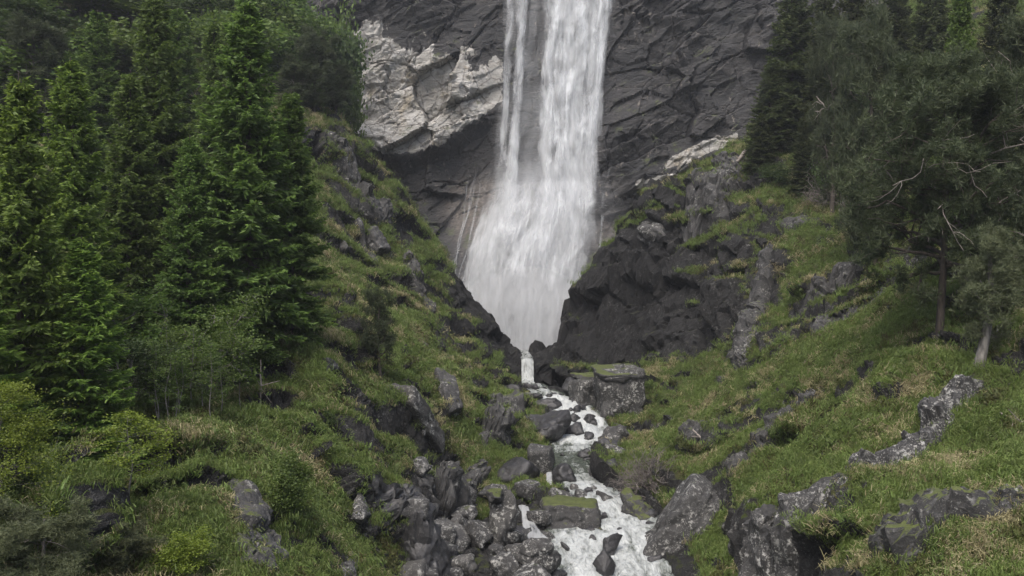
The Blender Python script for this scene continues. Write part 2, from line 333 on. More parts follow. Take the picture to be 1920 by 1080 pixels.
ds = np.sqrt(dy ** 2 + (1.5 * dz) ** 2) / (np.maximum(YF[1:, None], 14) + 6) * np.where(YF[1:, None] < 15, .25, 1)
k = np.exp(-.5 * (np.arange(-30, 31) / 12) ** 2); k /= k.sum()
ds = np.apply_along_axis(lambda r: np.convolve(np.pad(r, 30, mode='edge'), k, 'valid'), 1, ds)
cs = np.concatenate([np.zeros((1, NC)), np.cumsum(ds, 0)]); cs /= cs[-1]
TY = np.stack([np.interp(np.linspace(0, 1, NR), cs[:, j], YF) for j in range(NC)], 1)
TX = S[None, :] * (TY + 20); TZ = H(TX, TY)
def normals(V):
    a = np.gradient(V, axis=0); b = np.gradient(V, axis=1); n = np.cross(b, a); return n / (np.linalg.norm(n, axis=2, keepdims=True) + 1e-9)
V = np.stack([TX, TY, TZ], -1)
# broad relief of the slopes
lx, ly = TX.ravel(), TY.ravel()
xs, zs, ws = stream_at(ly); dstr = np.abs(lx - xs) - ws
amp = sst(-.3, 3, dstr)
V[..., 2] += (amp * (1.0 * fbm(lx / 7, ly / 9, lx * 0, 3) + .32 * fbm(lx / 1.9, ly / 2.4, lx * 0 + 3, 3))).reshape(NR, NC)
wl_ = fbm(lx / 6, ly / 6, lx * 0 + 11, 4); tt_ = (.42 * ly + .55 * V[..., 2].ravel() + 1.5 * wl_ + .25 * np.abs(lx)) / 2.3; fr_ = tt_ - np.floor(tt_)
stp = sst(.02, .45, fbm(lx / 8, ly / 8, lx * 0 + 21, 3) + .12) * amp * (ly > 16)
V[..., 2] += (stp * 1.7 * (sst(.62, .92, fr_) - fr_)).reshape(NR, NC)
N = normals(V); nzv = N[..., 2].ravel(); fp = V.reshape(-1, 3)
# where bare rock shows: steep ground, the gorge walls, bands running up the slopes
band = fbm(fp[:, 0] / 2.0 + fp[:, 2] / 5, fp[:, 1] / 4.5, fp[:, 2] / 6, 4)
mid = fbm(fp[:, 0] / 5, fp[:, 1] / 5, fp[:, 2] / 5 + 9, 3)
rock = sst(.64, .44, nzv) * .8 + .5 * np.maximum(band - .05, -.35) + .22 * mid
right_bluff = np.exp(-((fp[:, 0] - 10.5) / 8.5) ** 4) * np.exp(-((fp[:, 1] - 76) / 9.5) ** 4)
rock += right_bluff * sst(.86, .6, nzv) * .9
rock += sst(7, 2.0, dstr) * sst(66, 72, fp[:, 1]) * .8 + sst(3.4, .8, dstr) * sst(.97, .75, nzv) * .6 + sst(1.4, .3, dstr) * .8
rock += np.exp(-((fp[:, 0] + 1.2) / 3.6) ** 6) * np.exp(-((fp[:, 1] - 36) / 10) ** 6) * .9          # under the boulder pile
lgorge = np.exp(-((fp[:, 0] + 1.5) / 5.2) ** 4) * np.exp(-((fp[:, 1] - 77) / 17) ** 6)
rock += lgorge * sst(.9, .6, nzv) * .8
rock = np.clip(rock, 0, 1)
rs = sst(.38, .7, rock)
idx = np.where(rs > .01)[0]; q = fp[idx].copy()
q = np.stack([q[:, 0] * .75 + q[:, 2] * .55, q[:, 1] * .7 - q[:, 0] * .2, q[:, 2] * .6 - q[:, 0] * .45], 1)
q += .16 * np.stack([perlin(q[:, 0], q[:, 1], q[:, 2]), perlin(q[:, 1] + 9, q[:, 2], q[:, 0]), perlin(q[:, 2] + 5, q[:, 0], q[:, 1])], 1)
b1, g1 = blocks(q, 4.2); b2, g2 = blocks(q, 1.7); b3, g3 = blocks(q, .6); b4, g4 = blocks(q * (1, 1, 2), .27)
rd = 1.7 * b1 + .62 * b2 + .2 * b3 + .07 * b4 - .3 * sst(.05, 0, g1) - .16 * sst(.06, 0, g2) - .05 * sst(.1, 0, g3)
disp = np.zeros(len(fp)); disp[idx] = rd * rs[idx] * sst(-.6, 1.0, dstr[idx]) + .12 * rs[idx]
hum = .11 * np.abs(fbm(fp[:, 0] / .9, fp[:, 1] / .9, fp[:, 2] / .9, 3)) + .06 * fbm(fp[:, 0] / .3, fp[:, 1] / .3, fp[:, 2] / .3, 2)
disp += (1 - rs) * hum * amp
V = V + N * disp.reshape(NR, NC, 1)
n2_ = np.abs(normals(V)[..., 2]).ravel(); ledge = (1 - .75 * np.maximum(np.maximum(right_bluff, lgorge), sst(7, 2.0, dstr) * sst(66, 72, fp[:, 1]))) * sst(.60, .82, n2_ + .25 * mid - .16 * right_bluff) * sst(.6, 2.0, dstr) * (1 - np.exp(-((fp[:, 0] + 1.2) / 3.6) ** 6) * np.exp(-((fp[:, 1] - 36) / 10) ** 6))
rock = np.clip(rock * (1 - .85 * ledge) + sst(.50, .34, n2_) * .5, 0, 1)      # turf settles on ledges, steep breaks stay bare
FACES = grid_faces(NR, NC)[:, ::-1] if normals(V)[..., 2].mean() < 0 else grid_faces(NR, NC)
wet = np.exp(-((fp[:, 0] - 4) / 14) ** 4) * sst(58, 76, fp[:, 1]) + sst(2.0, .2, dstr); wet = np.clip(wet, 0, 1)
terrain = obj('hillside_ground', mesh_np('hillside_ground', V.reshape(-1, 3), FACES, {'rock': rock, 'wet': wet}, smooth=rock[FACES[:, 0]] < .5), M['terrain'])
tag(terrain, 'steep grassy valley sides with dark rock walls along the stream', kind='structure')
sub = V[::2, ::2]; bvh = BVHTree.FromPolygons([tuple(p) for p in sub.reshape(-1, 3)], [tuple(f) for f in grid_faces(*sub.shape[:2]).tolist()])
def drop(x, y):
    h = bvh.ray_cast(Vector((x, y, 120)), Vector((0, 0, -1))); return h[0].z if h[0] else float(H(np.array([x]), np.array([y]))[0])
def hit(u, v):
    d = Vector(((u - 960) / F, 1, (540 - v) / F)).normalized(); h = bvh.ray_cast(Vector((0, 0, 0)), d, 200); return (h[0], h[1]) if h[0] else (None, None)

# ------------------------------------------------------------------ cliff
CX = np.concatenate([np.linspace(-78, -36, 90, endpoint=False), np.linspace(-36, 42, 450, endpoint=False), np.linspace(42, 78, 80)]); CZ = np.concatenate([np.linspace(-14, 45, 330, endpoint=False), np.linspace(45, 66, 60)])
def cliff_base(x, z):
    y = 113 + np.maximum(z - 12, 0) * .13
    w = np.exp(-((x - 2.5) / 11) ** 2)
    y = y - w * np.clip(14 - z, 0, 26) * .62 + w * 1.0 * sst(10, 22, z)     # the apron slides forward below the plunge
    y = y - (1 - w) * np.clip(8 - z, 0, 30) * .3
    br = np.interp(x, [-30, -22, -15, -9, -2, 3], [23, 21.5, 17.5, 19.5, 24.5, 25])      # brow of the pale scar, hollow below it
    y = y + np.exp(-((x + 12) / 9) ** 4) * sst(br + .5, br - 2.5, z) * sst(4, 12, z) * 3.4
    br2 = 12 + (x - 14) * .42                                               # diagonal ledge on the right
    y = y + np.exp(-((x - 24) / 12) ** 4) * sst(br2 + .4, br2 - 1.5, z) * 2.0
    return y - .006 * (np.abs(x) - 20).clip(0) ** 2
cx, cz = np.meshgrid(CX, CZ); cx, cz = cx.ravel(), cz.ravel(); cyv = cliff_base(cx, cz)
def fall_x(z):  # centre and half-width of the wetted strip
    return np.interp(z, [-8, 5, 12, 40, 66], [1.5, 1.8, 4.0, 6.2, 6.5]), np.interp(z, [-8, 5, 12, 40, 66], [9, 9, 7.5, 7.5, 7.5])
fc, fw = fall_x(cz); calm = .25 + .75 * sst(.7, 1.5, np.abs(cx - fc) / fw)
th = R(28); qx = cx * math.cos(th) + cz * math.sin(th); qz = -cx * math.sin(th) + cz * math.cos(th)
Q = np.stack([qx * .55, cyv * .6, qz * 1.1], 1); Q += .3 * np.stack([perlin(cx / 3, cz / 3, cx * 0), perlin(cx / 3 + 7, cz / 3, cx * 0), perlin(cx / 3, cz / 3 + 4, cx * 0)], 1)
c1, e1 = blocks(Q, 6.5); c2, e2 = blocks(Q, 2.4); c3, e3 = blocks(Q, .8)
w1 = fbm(qx / 10, qz / 5, cx * 0, 4); w2 = fbm(qx / 5, qz / 2.5, cx * 0 + 6, 4)
sa = qz / 3.6 + .8 * w1; sa = sa - np.floor(sa); sb = qz / 1.25 + .7 * w2; sb = sb - np.floor(sb); sc_ = qx / 4.3 + 1.2 * fbm(qx / 4, qz / 9, cx * 0 + 15, 3); sc_ = sc_ - np.floor(sc_)
ledg = lambda f: f * sst(1, .9, f)
strata = 1.1 * ledg(sa) * sst(-.2, .35, fbm(cx / 9, cz / 9, cx * 0 + 31, 2)) + .17 * ledg(sb) * sst(-.15, .3, fbm(cx / 5, cz / 5, cx * 0 + 33, 2)) + .6 * ledg(sc_) * sst(0, .4, fbm(cx / 8, cz / 8, cx * 0 + 35, 2)) + .07 * fbm(cx / .9, cz / .9, cx * 0 + 40, 3)
dsp = calm * (1.9 * c1 + .5 * c2 + .14 * c3 - .35 * sst(.04, 0, e1) - .16 * sst(.05, 0, e2) + strata) + 1.3 * fbm(cx / 16, cz / 16, cx * 0 + 2, 3) * calm
pb = np.interp(cx, [-30, -22.5, -15, -9, -2, 3], [23, 20.5, 17.6, 19.6, 24.5, 26]); ptp = np.interp(cx, [-30, -23, -18, -10, -2, 3], [31, 35.5, 36.5, 34, 31.5, 28])
wob = 2.5 * fbm(cx / 4, cz / 4, cx * 0 + 5, 4)
pale = sst(-.8, .8, cz - pb + wob * .35) * sst(-.5, 4.5, ptp - cz + 1.4 * wob) * sst(-28, -25, cx) * sst(0, -2.5, cx)
pale = np.maximum(pale, sst(1.2, .5, np.sqrt(((cx - 25) / 6) ** 2 + ((cz - (18.2 + (cx - 25) * .42) + wob * .12) / 1.1) ** 2)))
pale = np.maximum(pale, .9 * sst(1.2, .5, np.sqrt(((cx - 19.5) / 4) ** 2 + ((cz - (14.2 + (cx - 19.5) * .2) + wob * .1) / .9) ** 2)))
tan = sst(1.2, .4, np.sqrt(((cx + 4.5) / 5) ** 2 + ((cz - 10 + wob * .3) / 5.5) ** 2)) * .85
tan = np.maximum(tan, .6 * sst(1.2, .4, np.sqrt(((cx - 13.5) / 4) ** 2 + ((cz - 6 + wob * .3) / 4) ** 2)))
CV = np.stack([cx, cyv - dsp, cz + .25 * c2 * calm], 1)
cliff = obj('cliff', mesh_np('cliff', CV, grid_faces(len(CZ), len(CX)), {'pale': pale, 'tan': tan}, smooth=False), M['cliff'])
tag(cliff, 'tall dark rock cliff with a pale scar beside the waterfall', kind='structure')

# ------------------------------------------------------------------ water
def sheet(zs, L, Rr, off, seed, dens=1.0, rows=150, cols=40, amp=.3, bulge=.3, seg=None):
    """a sheet of falling water between left and right edges (metres) given at heights zs, lying off in front of the cliff"""
    z = np.linspace(zs[0], zs[-1], rows); zz = np.array(zs[::-1]); l = np.interp(z, zz, L[::-1]); r = np.interp(z, zz, Rr[::-1])
    s = np.linspace(0, 1, cols); X = l[:, None] + (r - l)[:, None] * s[None]; Z = np.repeat(z[:, None], cols, 1)
    Y = cliff_base(X, Z) - off - bulge * np.sin(np.pi * s)[None] + amp * fbm(X * .9 + seed * 5, Z * .12, Z * 0 + seed, 3) + .3 * amp * perlin(X * 3, Z * .5, Z * 0 + seed)
    X = X + .25 * perlin(X * .6, Z * .25, Z * 0 + seed + 4)
    e = np.minimum(s, 1 - s)[None] * (r - l)[:, None]; edge = sst(0, np.minimum(2.2, (r - l)[:, None] * .45), e + 0 * Z)
    top = np.ones_like(Z); d = np.full_like(Z, dens) if np.isscalar(dens) else np.repeat(np.interp(z, zz, dens[::-1])[:, None], cols, 1)
    return np.stack([X, Y, Z], -1).reshape(-1, 3), grid_faces(rows, cols), edge.ravel(), d.ravel(), np.full(rows * cols, seed, float), np.stack([(s[None] - .5) * np.mean(r - l) + 0 * X, Z], -1).reshape(-1, 2)
def water_obj(name, sheets, mat):
    Vs, Fs, E, D, Sd, U = [], [], [], [], [], []; n = 0
    for v, f, e, d, s, u in sheets: Vs.append(v); Fs.append(f + n); E.append(e); D.append(d); Sd.append(s); U.append(u); n += len(v)
    return obj(name, mesh_np(name, np.concatenate(Vs), np.concatenate(Fs), {'edge': np.concatenate(E), 'dens': np.concatenate(D), 'seed': np.concatenate(Sd)}, uv=np.concatenate(U)), mat)
zT = [64, 38, 31, 24, 17, 11, 5]
px_ = lambda *us: [(u - 960) / F * 113.5 for u in us]
mL, mR = px_(1000, 1000, 996, 994, 990, 986, 970), px_(1190, 1172, 1158, 1148, 1140, 1138, 1140)
sL, sR = px_(965, 952, 950, 942, 932, 922, 910), px_(1020, 1008, 998, 994, 990, 992, 1004)
FD = lambda d: [d, d, d, d, d, d * .75, 0]
falls = [sheet(zT, mL, mR, .7, 1.0, FD(1)), sheet(zT, [a + .8 for a in mL], [a - .3 for a in mR], 1.3, 2.3, FD(.95)), 
         sheet(zT, sL, sR, .7, 4.2, FD(1), cols=16), sheet(zT, [a + .3 for a in sL], [a - .2 for a in sR], 1.2, 5.7, FD(.9), cols=16),
         sheet(zT, [a - 2.0 for a in sL], mR, .45, 6.4, FD(.28)), sheet(zT, px_(945, 936, 932, 928, 922, 916, 905), px_(992, 978, 972, 968, 962, 956, 945), .6, 7.3, FD(.85), cols=12)]
tag(water_obj('waterfall', falls, M['fall']), 'tall white waterfall dropping down the dark cliff in two strands', kind='structure')
strands = [sheet(zT, mL, mR, 1.7, 31.0, FD(.95)), sheet(zT, [a + .5 for a in mL], mR, 2.3, 33.7, FD(.9)), sheet(zT, sL, sR, 1.5, 35.1, FD(.95), cols=16)]
tag(water_obj('waterfall_strands', strands, M['strand']), 'bright ropes of water in front of the main fall', kind='structure')
zA = [17, 10.5, 5, 1, -3, -8.5]
def pa(us, ys): return [(u - 960) / F * y for u, y in zip(us, ys)]
ya = [112, 110, 107.5, 105, 102.5, 99]
aprons = [sheet(zA, pa((925, 885, 852, 838, 836, 840), ya), pa((1132, 1136, 1128, 1118, 1106, 1090), ya), .5, 11.0, [.0, .9, 1, 1, 1, 1], cols=60),
          sheet(zA, pa((940, 900, 870, 852, 850, 860), ya), pa((1124, 1122, 1112, 1105, 1090, 1080), ya), 1.0, 12.4, [.0, .7, .8, .8, .9, 1], cols=60),
          sheet(zA, pa((990, 960, 930, 905, 890, 890), ya), pa((1118, 1110, 1095, 1080, 1070, 1070), ya), 1.6, 13.1, [0, .6, .6, .6, .7, .9], cols=60)]
astr = [sheet(zA, pa((940, 905, 880, 866, 864, 880), ya), pa((1124, 1128, 1118, 1110, 1098, 1085), ya), 2.1, 41.0, [0, .8, .8, .75, .6, .4], cols=60), sheet(zA, pa((960, 915, 890, 876, 870, 880), ya), pa((1120, 1124, 1110, 1100, 1090, 1080), ya), 2.7, 43.3, [0, .6, .7, .6, .5, .3], cols=60)]
tag(water_obj('apron_strands', astr, M['strand']), 'bright ropes of water leaping down the sloping rock', kind='structure')
for k, (u0, u1, w) in enumerate([(905, 850, 4), (890, 832, 4), (918, 858, 5), (878, 840, 3), (896, 822, 3), (1136, 1122, 6), (1146, 1110, 4)]):       # thin trickles beside the apron
    uu = [u0 + (u1 - u0) * f for f in (0, .25, .55, .85, 1, 1)]
    aprons.append(sheet(zA, pa([u - w for u in uu], ya), pa([u + w for u in uu], ya), .35, 20 + k * 1.7, [.0, .5, .7, .7, .7, .7], cols=8, bulge=.05))
tag(water_obj('waterfall_apron', aprons, M['apron']), 'white water fanning over sloping rock at the foot of the fall', kind='structure')

def stream_mesh():
    y = np.concatenate([np.linspace(8, 33, 60), np.linspace(33.1, 80, 460), np.linspace(80.2, 96, 40)]); cols = 26
    xs, zs, ws = stream_at(y); ws = ws + .75 * (y < 74) + .22 * (y >= 74) ; s = np.linspace(-1, 1, cols)
    arc = np.concatenate([[0], np.cumsum(np.hypot(np.diff(y), np.diff(zs)))]); steep = np.clip(-np.gradient(zs, y) * -1, 0, 3)
    X = xs[:, None] + ws[:, None] * s[None]; Y = np.repeat(y[:, None], cols, 1); A = np.repeat(arc[:, None], cols, 1)
    st = np.repeat(np.clip(steep, 0, 1)[:, None], cols, 1)
    wild = (Y < 43.5) * 1.0
    Z = zs[:, None] + .22 * wild * np.abs(fbm(X * .9 + 3, A * .45, X * 0 + 2, 4)) + (.10 + .12 * st) * fbm(X * 1.1, A * .8, X * 0, 4) + .06 * perlin(X * 3.5, A * 2.5, X * 0)
    Z -= .15 * np.abs(s[None]) ** 4
    Z += np.clip(.35 * fbm(X * .7, Y * .5, X * 0 + 8, 2), -.05, .4) * (Y > 57) * (Y < 68)
    foam = .5 + .5 * st * np.where(Y > 74, .32, 1) + .15 * (Y < 44) - .12 * (np.abs(Y - 51) < 3.5) + .3 * ((Y > 57) & (Y < 68)) + .12 * ((Y > 44) & (Y < 49)) + .05 * (Y > 74) - .45 * np.abs(s[None]) ** 4 * (Y < 74)
    return mesh_np('stream', np.stack([X, Y, Z], -1).reshape(-1, 3), grid_faces(len(y), cols), {'foam': foam.ravel()}, uv=np.stack([X, A], -1).reshape(-1, 2))
tag(obj('stream', stream_mesh(), M['stream']), 'foaming white stream running down between boulders', kind='structure')
def spill(name, pts, label):
    """a short side run of white water along points (x, y, z, half-width)"""
    p = np.array(pts, float); n = 30; tt = np.linspace(0, 1, n); q = np.stack([np.interp(tt, np.linspace(0, 1, len(p)), p[:, k]) for k in range(4)], 1)
    s = np.linspace(-1, 1, 9); X = q[:, :1] + q[:, 3:] * s[None]; Z = q[:, 2:3] + .12 * (1 - s[None] ** 2) + .05 * perlin(X * 4, tt[:, None] * 9 + X * 0, X * 0); Y = q[:, 1:2] + 0 * X - .1 * (1 - s[None] ** 2)
    ed = np.repeat(sst(0, .5, 1 - np.abs(s))[None], n, 0).ravel()
    o = obj(name, mesh_np(name, np.stack([X, Y, Z], -1).reshape(-1, 3), grid_faces(n, 9), {'edge': ed, 'dens': np.ones(n * 9), 'seed': np.full(n * 9, p[0, 0])}, uv=np.stack([X, np.repeat(tt[:, None] * 2, 9, 1)], -1).reshape(-1, 2)), M['spill'])
    return tag(o, label, kind='structure')
def run(uvYw): return [(*at(u, v, Y), w) for u, v, Y, w in uvYw]
spill('side_spill', run([(980, 950, 42, .35), (986, 962, 41.0, .35), (990, 980, 40.0, .45), (996, 996, 39.2, .6), (1010, 1012, 38.0, .7)]), 'small white spill left of the flat mossy boulder')
spill('side_spill', run([(1000, 742, 68, .5), (995, 750, 66.6, .45), (996, 765, 66.0, .45), (990, 775, 65, .6)]), 'small white spill beside the round dark boulder below the pool')
spill('side_spill', run([(982, 788, 59.5, .45), (984, 800, 58.8, .42), (984, 822, 58.2, .38)]), 'short white spill left of the big wet boulder')
spill('side_spill', run([(1030, 888, 49.5, .25), (1030, 895, 48.2, .25), (1029, 912, 47.4, .3)]), 'thin thread of water between two small boulders')
spill('side_spill', run([(1245, 945, 45.0, 1.2), (1240, 952, 43.2, 1.1), (1225, 975, 41.4, 1.0), (1205, 1010, 39.2, .9), (1185, 1040, 37.2, .9)]), 'white chute beside the leaning lichen slab')

# ------------------------------------------------------------------ boulders and outcrops
import bmesh
def ico(sub):
    bm = bmesh.new(); bmesh.ops.create_icosphere(bm, subdivisions=sub, radius=1.0)
    v = np.array([x.co[:] for x in bm.verts]); f = np.array([[l.index for l in x.verts] for x in bm.faces]); bm.free(); return v, f
ICO = {k: ico(k) for k in (3, 4, 5)}
def stone(name, size, seed, sub=4, planes=16, sharp=16, rough=.05, boxy=False, cone=0.0):
    """a faceted rock: rounded intersection of random half-spaces, then broken up by block and grain relief; size = half extents"""
    r = np.random.default_rng(seed); D, Fc = ICO[sub]; n = r.normal(size=(planes, 3)); n /= np.linalg.norm(n, axis=1)[:, None]
    d = r.uniform(.72, 1.0, planes)
    if boxy: n = np.concatenate([np.eye(3), -np.eye(3), n[:5]]) + r.normal(size=(11, 3)) * .07; n /= np.linalg.norm(n, axis=1)[:, None]; d = np.concatenate([np.full(6, .78), np.full(5, 1.08)])
    c = np.maximum(D @ n.T, 0) / d; rad = (c ** sharp).sum(1) ** (-1 / sharp); v = D * rad[:, None]
    v /= np.abs(v).max(0); v = v * np.asarray(size)
    if cone: k = np.clip((v[:, 2] / size[2] + 1) / 2, 0, 1); v[:, :2] *= (1.15 - cone * k)[:, None]
    m = float(np.mean(size)); o = r.uniform(0, 90, 3); w = v / m + o
    nrm = v / np.linalg.norm(v, axis=1)[:, None]
    b, g = blocks(w * (1, 1, 1.5), .75)
    v = v + nrm * (m * (.11 * b - .06 * sst(.08, 0, g) + rough * 1.6 * fbm(w[:, 0] * 1.6, w[:, 1] * 1.6, w[:, 2] * 1.6, 4)))[:, None]
    return mesh_np(name, v, Fc)
def boulder(u, v, Y, wpx, hpx, mat, label, group=None, name='boulder', seed=None, depth=None, rz=None, tilt=0.0, **kw):
    c = at(u, v, Y); hx, hz = wpx * Y / F / 2 * 1.08, hpx * Y / F / 2 * 1.12; hy = depth or (hx * .55 + hz * .55)
    seed = seed if seed is not None else int(u * 7 + v * 3)
    o = obj(name, stone(name, (hx, hy, hz), seed, **kw), M[mat]); o.location = c
    r = np.random.default_rng(seed); o.rotation_euler = (r.uniform(-.12, .12), R(tilt), r.uniform(-.4, .4) if rz is None else R(rz))
    return tag(o, label, 'rock', group)
B = boulder
B(934, 978, 37.4, 84, 135, 'rock_pale', 'pale pointed boulder with a cap of dark moss in the boulder pile', sub=5, cone=.55, depth=.9, rz=8)
B(930, 928, 37.1, 36, 34, 'rock_mossy', 'dark green moss cushion capping the pale pointed boulder', name='moss_cushion', sub=4, depth=.5, rough=.09)
B(1012, 1048, 34.5, 112, 105, 'rock', 'big rounded lichen-speckled boulder at the edge of the white pool', sub=5, sharp=9)
B(1068, 968, 41, 118, 58, 'rock_mossy', 'long flat-topped boulder damming the stream above the white pool', sub=5, boxy=True, depth=1.3, rz=-6)
B(1141, 1027, 37, 46, 44, 'rock_wet', 'small round dark boulder standing in the white pool')
B(1137, 1062, 35, 44, 56, 'rock_wet', 'wet dark boulder in the rapids, just downstream of the round one')
B(1268, 1000, 38, 72, 205, 'rock', 'long leaning slab speckled with white lichen beside the pool', name='leaning_slab', sub=5, boxy=True, depth=1.5, tilt=36, rz=-12)
B(1196, 968, 42, 58, 80, 'rock_mossy', 'brown turf-covered rock standing between two chutes of white water', sub=5, rough=.12)
B(1014, 866, 51, 46, 58, 'rock', 'upright blocky grey boulder on the left bank of the stream', boxy=True)
B(970, 890, 49, 80, 58, 'rock_wet', 'smooth dark sloping boulder on the left bank of the stream', sharp=9)
B(968, 854, 54, 60, 24, 'rock', 'low flat grey boulder above the smooth dark sloping one')
B(1056, 893, 47.6, 46, 42, 'rock_wet', 'dark wet boulder in midstream above the boulder dam')
B(1022, 810, 57.5, 88, 74, 'rock_wet', 'big dark wet boulder splitting the stream', sub=5, sharp=9)
B(1000, 786, 59.5, 50, 26, 'rock_wet', 'flat wet rock behind the big dark boulder that splits the stream')
B(1029, 758, 65, 52, 40, 'rock_wet', 'round dark boulder below the small pool', sharp=9)
B(1006, 744, 66.5, 26, 14, 'rock_wet', 'small wet stone at the lip of the small pool')
B(1078, 812, 59, 46, 40, 'rock_wet', 'dark boulder washed over by the foaming cascade', sharp=8)
B(1076, 786, 61.5, 30, 20, 'rock_wet', 'low wet stone near the top of the foaming cascade')
B(1107, 789, 61, 26, 22, 'rock_wet', 'small dark stone at the right side of the foaming cascade')
B(1097, 852, 53, 34, 20, 'rock_wet', 'low dark stone in the calm reach below the cascade')
B(1156, 826, 56, 78, 56, 'rock', 'cracked grey boulder at the foot of the square block')
B(1160, 866, 53, 84, 60, 'rock', 'broad brownish boulder on the right bank behind the bare bush')
B(1136, 908, 48.5, 56, 48, 'rock', 'grey rounded boulder on the right bank beside the bare bush')
B(1094, 738, 66.5, 44, 54, 'rock', 'split dark boulder leaning on the square block', boxy=True)
B(1072, 728, 69, 36, 36, 'rock_wet', 'dark wet boulder upstream of the split one')
B(1160, 758, 64, 82, 128, 'rock', 'tall square block with lichen on its front face', name='square_block', sub=5, boxy=True, depth=2.0, rz=7)
B(1157, 700, 64, 86, 16, 'rock_mossy', 'turf mat on top of the tall square block', name='turf_mat', sub=4, boxy=True, depth=2.0, rz=7, rough=.09)
B(1102, 706, 67, 62, 16, 'rock_mossy', 'turf strip on the bank beside the tall square block', name='turf_mat', sub=4, depth=1.2, rough=.09)
B(934, 926, 46, 78, 34, 'rock', 'long low grey boulder above the boulder pile')
B(958, 800, 60.5, 46, 120, 'rock_slope', 'dark upright bank rock left of the big wet boulder', sub=5, boxy=True, depth=1.4)
B(965, 745, 66, 40, 46, 'rock_wet', 'dark rock on the left bank beside the small pool')
B(940, 838, 55, 50, 34, 'rock_wet', 'dark wet rock under the left bank')
B(800, 1045, 33.2, 74, 150, 'rock_wet', 'smooth grey slab sloping down beside the left gully', name='smooth_slab', sub=5, depth=.9, tilt=-28, sharp=9)
for u, v, Y, w, h, mt, lb in [(1046, 934, 44.2, 62, 34, 'rock', 'lichen-spotted boulder in the dam, next to the thin thread of water'), (1096, 936, 44.6, 48, 36, 'rock', 'grey boulder at the middle of the boulder dam'),
     (1000, 938, 44.4, 44, 30, 'rock_mossy', 'mossy boulder at the left end of the boulder dam'), (1136, 942, 44.3, 40, 40, 'rock', 'boulder at the right end of the boulder dam'),
     (1113, 919, 45.8, 26, 18, 'rock_pale', 'small tan stone on top of the boulder dam'), (1075, 914, 46, 26, 18, 'rock_pale', 'small pale stone beside the rapids above the boulder dam'),
     (1008, 918, 46.4, 60, 24, 'rock', 'flat grey boulder just above the boulder dam'),
     (873, 962, 41, 52, 40, 'rock', 'lichen-mottled boulder at the upper edge of the boulder pile'), (856, 990, 38.6, 46, 44, 'rock_pale', 'white-spotted boulder beside the dark gully wall'),
     (890, 1000, 37.2, 80, 52, 'rock', 'broad dark boulder in the middle of the boulder pile'), (960, 1008, 37.4, 44, 36, 'rock', 'lichen-spotted boulder right of the pale pointed one'),
     (876, 1060, 33.6, 84, 70, 'rock_pale', 'angular slab-like boulder with broad lichen patches low in the pile'), (945, 1062, 33.2, 62, 56, 'rock', 'dark boulder wedged against the big rounded one'),
     (930, 1030, 35.2, 48, 36, 'rock', 'small blocky boulder under the pale pointed one'), (835, 1010, 36.6, 44, 40, 'rock', 'grey boulder above the smooth slab'), (1000, 1086, 31.5, 90, 50, 'rock', 'low lichen-speckled boulder below the big rounded one')]:
    B(u, v, Y, w, h, mt, lb)
r = np.random.default_rng(77)
for k in range(34):                                     # rocks standing in the rapids
    y = r.uniform(31, 73); xs_, zs_, ws_ = stream_at(y); x = xs_ + ws_ * r.uniform(-1.15, 1.15); sz = r.uniform(.16, .42)
    o = obj('boulder', stone('boulder', (sz * r.uniform(.9, 1.5), sz * r.uniform(.8, 1.2), sz * r.uniform(.7, 1.0)), 900 + k, sub=3), M['rock_wet'])
    o.location = (x, y, zs_ + sz * r.uniform(-.1, .35)); o.rotation_euler = (r.uniform(-.3, .3), r.uniform(-.3, .3), r.uniform(0, 6)); tag(o, 'small dark wet rock standing in the white rapids', 'rock', 'small wet rocks in the rapids')
r = np.random.default_rng(21); k = 0
while k < 104:                                           # the loose fill of the boulder pile and along the banks
    if k < 76: x, y = r.uniform(-4.4, 1.7), r.uniform(29, 45)
    else:
        y = r.uniform(45, 74); xs_, zs_, ws_ = stream_at(y); sd = r.choice([-1, 1]); x = xs_ + sd * (ws_ + r.uniform(.2, 1.8))
    if k < 76 and abs(960 + F * x / y - 932) < 62 and y < 38.5 and r.random() < .9: x, y = r.uniform(-4.4, -1.9), r.uniform(32, 43)
    sz = r.uniform(.26, .72) if k < 76 else r.uniform(.2, .55); z = drop(x, y)
    o = obj('boulder', stone('boulder', (sz * r.uniform(.9, 1.5), sz * r.uniform(.8, 1.2), sz * r.uniform(.55, .95)), 500 + k, sub=3, sharp=26, boxy=k % 2 == 0, planes=12), M[['rock', 'rock', 'rock_pale', 'rock_wet'][k % 4] if k < 76 else ['rock', 'rock_wet'][k % 2]])
    o.location = (x, y, z + sz * .3); o.rotation_euler = (r.uniform(-.3, .3), r.uniform(-.3, .3), r.uniform(0, 6))
    if k < 76: tag(o, 'loose ' + ['blocky', 'angular'][k % 2] + ' ' + ['grey', 'grey', 'pale lichen-crusted', 'dark'][k % 4] + ' boulder in the boulder pile beside the pool', 'rock', 'loose boulders of the pile')
    else: tag(o, ['small grey lichen-spotted', 'small dark wet'][k % 2] + ' stone along the edge of the rushing stream', 'rock', 'small stones along the stream edge')
    k += 1

